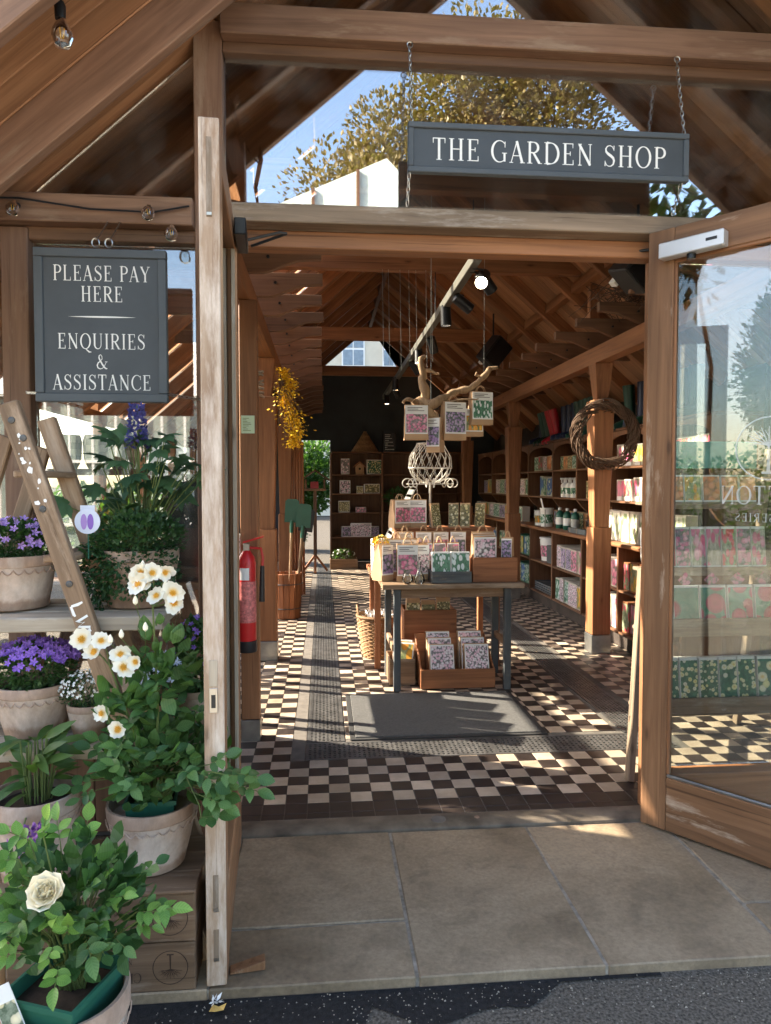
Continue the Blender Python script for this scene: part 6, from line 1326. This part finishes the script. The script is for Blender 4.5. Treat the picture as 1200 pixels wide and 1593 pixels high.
bh = thing('birdhouse', 'little wooden birdhouse on the top shelf of the back unit', 'birdhouse', (.70, 13.6, 1.724)); part('body', G().prism([(.62, 1.724), (.78, 1.724), (.78, 1.87), (.70, 1.94), (.62, 1.87)], 'y', 13.56, 13.68), 'drift', bh); part('roof', G().prism([(.58, 1.85), (.70, 1.955), (.82, 1.85), (.82, 1.87), (.70, 1.975), (.58, 1.87)], 'y', 13.54, 13.70), 'cedar', bh); part('hole', G().lathe([(.022, 0), (.0005, .0)], n=12).xf(Matrix.Translation((.70, 13.558, 1.83)) @ Matrix.Rotation(R(90), 4, 'X')), 'black', bh)
cn = thing('wicker_cone', 'tall ringed wicker cone on top of the back shelf unit', 'ornament', (.81, 13.6, 2.156)); g = G()
for k in range(14): part('ring', G().tube([(.81 + r_ * math.cos(a), 13.7 + r_ * math.sin(a), 2.175 + .028 * k) for r_ in [.25 * (1 - k / 14.5) ** 1.1] for a in (j * math.pi / 10 for j in range(20))], .016, 6, closed=True), 'wicker', cn)
cb = thing('chalkboard', 'small chalkboard with white writing on top of the back shelf unit', 'chalkboard', (1.28, 13.6, 2.156)); part('panel', G().b2(1.16, 1.40, 13.6, 13.615, 2.156, 2.52), 'black', cb); g = G()
for k in range(9): g.b2(1.19, 1.19 + .18 * (.6 + .4 * math.sin(k * 3.3)), 13.597, 13.599, 2.48 - .035 * k, 2.487 - .035 * k)
part('chalk_lines', g, 'white', cb, kind='stuff')
pot('dark fern pot on the back shelf unit', 1.42, 13.55, .994, .09, .07, .14, 'black', 'black', False)
mound('fern', 'dark trailing fern on the back shelf unit', 'plant', 1.42, 13.5, 1.15, (.26, .16, .16), 'leafD', 500, .07, .03)
bt = thing('bird_table', 'dark wooden bird table with a pitched roof before the back doorway', 'bird table', (-.14, 12.4, 0))
part('post', G().b2(-.17, -.11, 12.37, 12.43, .25, 1.42), 'oakdk', bt, .003); part('tray', G().b2(-.33, .05, 12.2, 12.6, 1.42, 1.46), 'oakdk', bt, .003)
for x in (-.30, .02): part('roof_post', G().b2(x - .015, x + .015, 12.24, 12.27, 1.46, 1.62), 'oakdk', bt); part('roof_post', G().b2(x - .015, x + .015, 12.53, 12.56, 1.46, 1.62), 'oakdk', bt)
part('roof', G().prism([(-.40, 1.585), (-.14, 1.76), (.12, 1.585), (.12, 1.61), (-.14, 1.79), (-.40, 1.61)], 'y', 12.18, 12.62), 'oakdk', bt); part('seed_box', G().b2(-.22, -.08, 12.36, 12.46, 1.461, 1.58), 'redrub', bt)
for a in (0, 120, 240): part('foot', G().tube([(-.14, 12.4, .30), (-.14 + .24 * math.cos(R(a + 30)), 12.4 + .24 * math.sin(R(a + 30)), .01)], .022, 6), 'cedar', bt)
openbox('planter_box', 'dark planter box of small pale plants on the floor before the back shelves', .12, .62, 12.75, 13.1, .003, .18, 'crate', cat='planter')
mound('pale_plant', 'small pale leaved plants in the dark planter box at the back', 'plant', .37, 12.92, .15, (.2, .12, .1), 'leafC', 260, .06, .02, 'whitef', 30, .02)
# loudspeakers
for x, y, z, lb_ in ((2.05, 8.4, 3.12, 'black loudspeaker box hung below the rafters far along on the right'), (2.18, 4.75, 3.06, 'black loudspeaker box with pale bracket at the upper right of the doorway')):
    t = thing('loudspeaker', lb_, 'loudspeaker', (x, y, z)); m_ = Matrix.Translation((x, y, z)) @ Matrix.Rotation(R(38), 4, 'Y') @ Matrix.Rotation(R(20), 4, 'Z')
    part('cabinet', G().b2(-.12, .12, -.1, .1, -.17, .17).xf(m_), 'black', t, .01); part('grille', G().b2(-.105, .105, -.108, -.1005, -.155, .155).xf(m_), 'blackm', t); part('bracket', G().b2(-.02, .02, .1005, .16, -.18, .18).xf(m_), 'white', t); part('hanger', G().tube([(x, y + .05, z + .1), (x, y + .05, roofz(x) - .1)], .01, 6), 'blackm', t)
for k, (x, y) in enumerate(((2.45, 4.85), (2.35, 5.4))):
    t = thing('twig_bundle', ('tangle of dry twigs lying on the trellis at the upper right', 'second tangle of dry twigs on the trellis above the near pillar')[k], 'twigs', (x, y, 2.95)); g = G()
    for i in range(70):
        a = rnd.uniform(0, 6.28); c = Vector((x + rnd.gauss(0, .14), y + rnd.gauss(0, .14), 2.97 + abs(rnd.gauss(0, .06)))); d = Vector((math.cos(a), math.sin(a), rnd.gauss(0, .4))) * rnd.uniform(.08, .22); g.tube([c - d, c + Vector((0, 0, rnd.uniform(-.02, .05))), c + d], .0028, 4)
    part('twigs', g, 'twig', t, kind='stuff')
# ---- behind the left window
ct = thing('till_counter', 'dark boarded till counter behind the left window', 'counter', (-1.25, 4.25, 0))
for i in range(8): bar(ct, 'front_board', -1.85 + .14 * i, -1.715 + .14 * i, 4.0, 4.02, .01, .96, 'oakdk', 'z')
bar(ct, 'counter_top', -1.88, -.68, 3.97, 4.55, .961, 1.0, 'oakdk', 'x'); bar(ct, 'end_board', -.75, -.73, 4.021, 4.5, .01, .96, 'oakdk', 'z')
bn = thing('black_canister', 'tall glossy black canister on the counter behind the window', 'canister', (-.80, 4.12, 1.0)); part('body', G().lathe([(.10, 0), (.105, .01), (.108, .52)], (-.80, 4.12, 1.0), 28), 'black', bn); part('lid', G().lathe([(.112, .521), (.112, .56), (.06, .60), (.0005, .605)], (-.80, 4.12, 1.0), 28), 'blackm', bn)
bar(ct, 'shelf_board', -1.85, -1.05, 4.25, 4.50, 1.60, 1.635, 'oakdk', 'x')
for x in (-1.82, -1.08): bar(ct, 'shelf_post', x - .02, x + .02, 4.44, 4.48, 1.001, 1.599, 'oakdk', 'z')
mos = bpy.data.materials.new('mosaic_glaze'); mos.use_nodes = True; ch_ = N(mos.node_tree, 'ShaderNodeTexChecker'); ch_.inputs['Scale'].default_value = 26; ch_.inputs[1].default_value = (.42, .40, .30, 1); ch_.inputs[2].default_value = (.20, .19, .13, 1); mos.node_tree.links.new(coords(mos.node_tree), ch_.inputs[0]); mos.node_tree.links.new(ch_.outputs[0], mos.node_tree.nodes['Principled BSDF'].inputs[0])
for i, x in enumerate((-1.52, -1.33, -1.19)): single('mosaic_pot', G().lathe([(.06, 0), (.085, .05), (.09, .16), (.08, .2), (.07, .2), (.07, .1), (.0005, .1)], (x, 4.36, 1.636), 24), mos, 'chequered mosaic pot on the shelf behind the window, %s from the left' % ORD[i], 'pot', (x, 4.36, 1.636))
pot('brown flower pot on the counter behind the window', -1.15, 4.15, 1.0, .09, .07, .15, 'terra', 'terra', False)
mound('green_plant', 'leafy green plant with orange specks behind the window', 'plant', -1.15, 4.15, 1.14, (.2, .15, .2), 'leafG', 500, .05, .025, 'yellow', 12, .016)
sh_ = thing('hedge', 'low clipped green hedge outside the left aisle of the shop', 'hedge', (-3.4, 9, -.03)); P = []
for i in range(7000): P.append((Vector((-3.4 + rnd.uniform(-.35, .35), rnd.uniform(4.2, 14.5), rnd.uniform(0, 1.35 + .15 * math.sin(i)))), Vector((rnd.gauss(.6, 1), rnd.gauss(0, 1), .4))))
part('foliage', cloud(P, .13, .08, rnd), 'leafG', sh_, kind='stuff', ang=0)
hg2 = thing('hedge', 'flowering garden border hedge reflected low in the right door glass', 'hedge', (-7.6, -2.5, -.03)); P = []
for i in range(9000): P.append((Vector((-7.6 + rnd.uniform(-.5, .5), rnd.uniform(-7, 2.2), rnd.uniform(0, 2.1 + .5 * mnoise.noise((i * .01, 0, 0))))), Vector((1, rnd.gauss(0, 1), .4))))
part('foliage', cloud(P, .12, .07, rnd), 'leafG', hg2, kind='stuff', ang=0)
part('blossoms', cloud([(p + Vector((.12, 0, 0)), d) for p, d in P[:260] if p.z > .5], .09, .07, rnd), 'whitef', hg2, kind='stuff', ang=0)
# ================================================================== OUTSIDE, BEHIND THE VIEWER AND BEYOND (seen in the glass)
rnd = random.Random(77)
def tree(label, x, y, h, cz, r, n, L, lm_='leafT', gaps=9, name='tree'):
    t = thing(name, label, 'tree', (x, y, -.03)); pts = [(x, y, -.1), (x + .1, y, h * .3), (x, y + .1, cz)]
    part('trunk', G().tube(pts, [.06 + h * .016, .05 + h * .012, .03], 9), 'bark', t)
    cl = [(Vector((x, y, cz)) + Vector((rnd.gauss(0, .42) * r[0], rnd.gauss(0, .42) * r[1], rnd.gauss(0, .42) * r[2]))) for _ in range(gaps)]
    for i, c in enumerate(cl):
        part('limb', G().tube([(x, y, h * .3 + (cz - h * .3) * rnd.uniform(.1, .7)), ((x + c.x) / 2, (y + c.y) / 2, c.z - .3), c], [.03 + h * .005, .02 + h * .003, .01], 6), 'bark', t)
    P = []
    for c in cl:
        q = rnd.uniform(.38, .62); P += ell(rnd, c, (r[0] * q, r[1] * q, r[2] * q * .8), n // gaps, .25)
    part('crown', cloud(P, L, L * .6, rnd, .1), lm_, t, kind='stuff', ang=0); return t
tree('tall golden green tree reflected in the glass over the doorway', 4.1, -16.0, 15, 10.4, (3.5, 2.8, 5.0), 60000, .18, gaps=30)
pv = thing('climbing_vine', 'dark leafy climber on the porch corner, reflected right of the hanging sign', 'vine', (2.5, 2.0, -.03))
part('stem', G().tube([(2.5, 2.02, -.03), (2.46, 2.03, 1.2), (2.5, 2.0, 2.3), (2.35, 2.02, 3.0), (2.15, 2.0, 3.5), (1.95, 2.0, 3.9)], [.02, .018, .015, .012, .008, .004], 7), 'twig', pv)
part('foliage', cloud(ell(rnd, (2.14, 2.0, 3.45), (.30, .12, .50), 190, .0) + ell(rnd, (2.36, 2.0, 3.0), (.25, .12, .35), 90, .0), .105, .055, rnd, -.2), 'leafD', pv, kind='stuff', ang=0)
tree('broad green tree reflected in the right door glass', -8.7, -1.9, 7, 3.5, (1.2, 1.05, 2.2), 30000, .11, 'leafG', 17)
tree('rounded shrub tree reflected low in the right door glass', -6.6, -2.2, 2, 1.1, (.8, .8, .8), 7000, .07, 'leafG', 8)
wbd = thing('white_building', 'white building with a sloping glazed roof reflected over the doorway', 'building', (.3, -10, -.03))
part('wall', G().prism([(-1.2, 0), (1.75, 0), (1.75, 8.55), (1.45, 8.85), (-1.2, 7.65)], 'y', -14, -9.8), plain('pale_green_panel', (.58, .66, .62), .5, .05), wbd)
for x in (-.20, .80): part('glazing_bar', G().b2(x - .035, x + .035, -9.8, -9.72, 6.5, 7.65 + (x + 1.2) * .45), 'oakdk', wbd)
gh = thing('greenhouse', 'low greenhouse with white glazing bars reflected in the left window', 'greenhouse', (-5.5, -10, -.03))
for i in range(12): part('glazing_bar', G().b2(-8.6 + .5 * i, -8.55 + .5 * i, -9.9, -9.84, .6, 3.5), 'white', gh)
for z in (.6, 2.0, 3.45): part('rail', G().b2(-8.7, -2.8, -9.93, -9.82, z, z + .07), 'white', gh)
part('glass_wall', G().b2(-8.7, -2.8, -10.0, -9.95, .0, 3.55), plain('pale_panel', (.26, .31, .29), .3, .1), gh); part('roof', G().prism([(-9.95, 3.56), (-9.8, 3.5), (-12, 5.0), (-12, 5.1)], 'x', -8.8, -2.7), 'white', gh)
wp = single('white_post', G().taper((-11.3, -.75, -.03), (.34, .34), (.22, .22), 6.2), 'beige', 'pale tall post reflected in the right door glass', 'post', (-11.3, -.75, -.03))
hg = thing('hedge', 'long green garden hedge reflected low in the shop glass', 'hedge', (0, -13, -.03)); P = []
for i in range(9000): P.append((Vector((rnd.uniform(-22, 14), -13 + rnd.uniform(-.6, .6), rnd.uniform(0, 2.0 + .3 * math.sin(i)))), Vector((rnd.gauss(0, 1), 1, .4))))
part('foliage', cloud(P, .22, .13, rnd), 'leafG', hg, kind='stuff', ang=0)
bb2 = thing('beige_building', 'beige rendered building with white windows seen through the far gable', 'building', (3, 34, -.03)); part('wall', G().b2(-9, 16, 34, 40, 0, 12), 'beige', bb2); part('roof', G().prism([(33.6, 12), (40.4, 12), (37, 14)], 'x', -9.4, 16.4), 'oakdk', bb2)
M['winpane'] = plain('dark_window_pane', (.20, .25, .30), .1, .2)
for fl_ in (1.2, 4.2, 7.1, 9.9):
    for i in range(-3, 6):
        x = 1.45 + 1.95 * i
        f = part('window', G().b2(x - .55, x + .55, 33.93, 34.0, fl_, fl_ + 1.7), 'white', bb2)
        for a, b in ((-.48, -.03), (.03, .48)):
            for c, d in ((.08, .8), (.9, 1.62)): part('pane', G().b2(x + a, x + b, 33.91, 33.928, fl_ + c, fl_ + d), 'winpane', f)
tree('green garden shrub seen through the back doorway', -.6, 17.0, 3, 1.5, (1.3, 1.0, 1.2), 8000, .11, 'leafG', 10, 'garden_shrub')
tree('leafy garden tree standing left of the shop', -7.5, 12.5, 6, 4.2, (1.6, 1.8, 1.5), 3500, .2, 'leafG', 9)
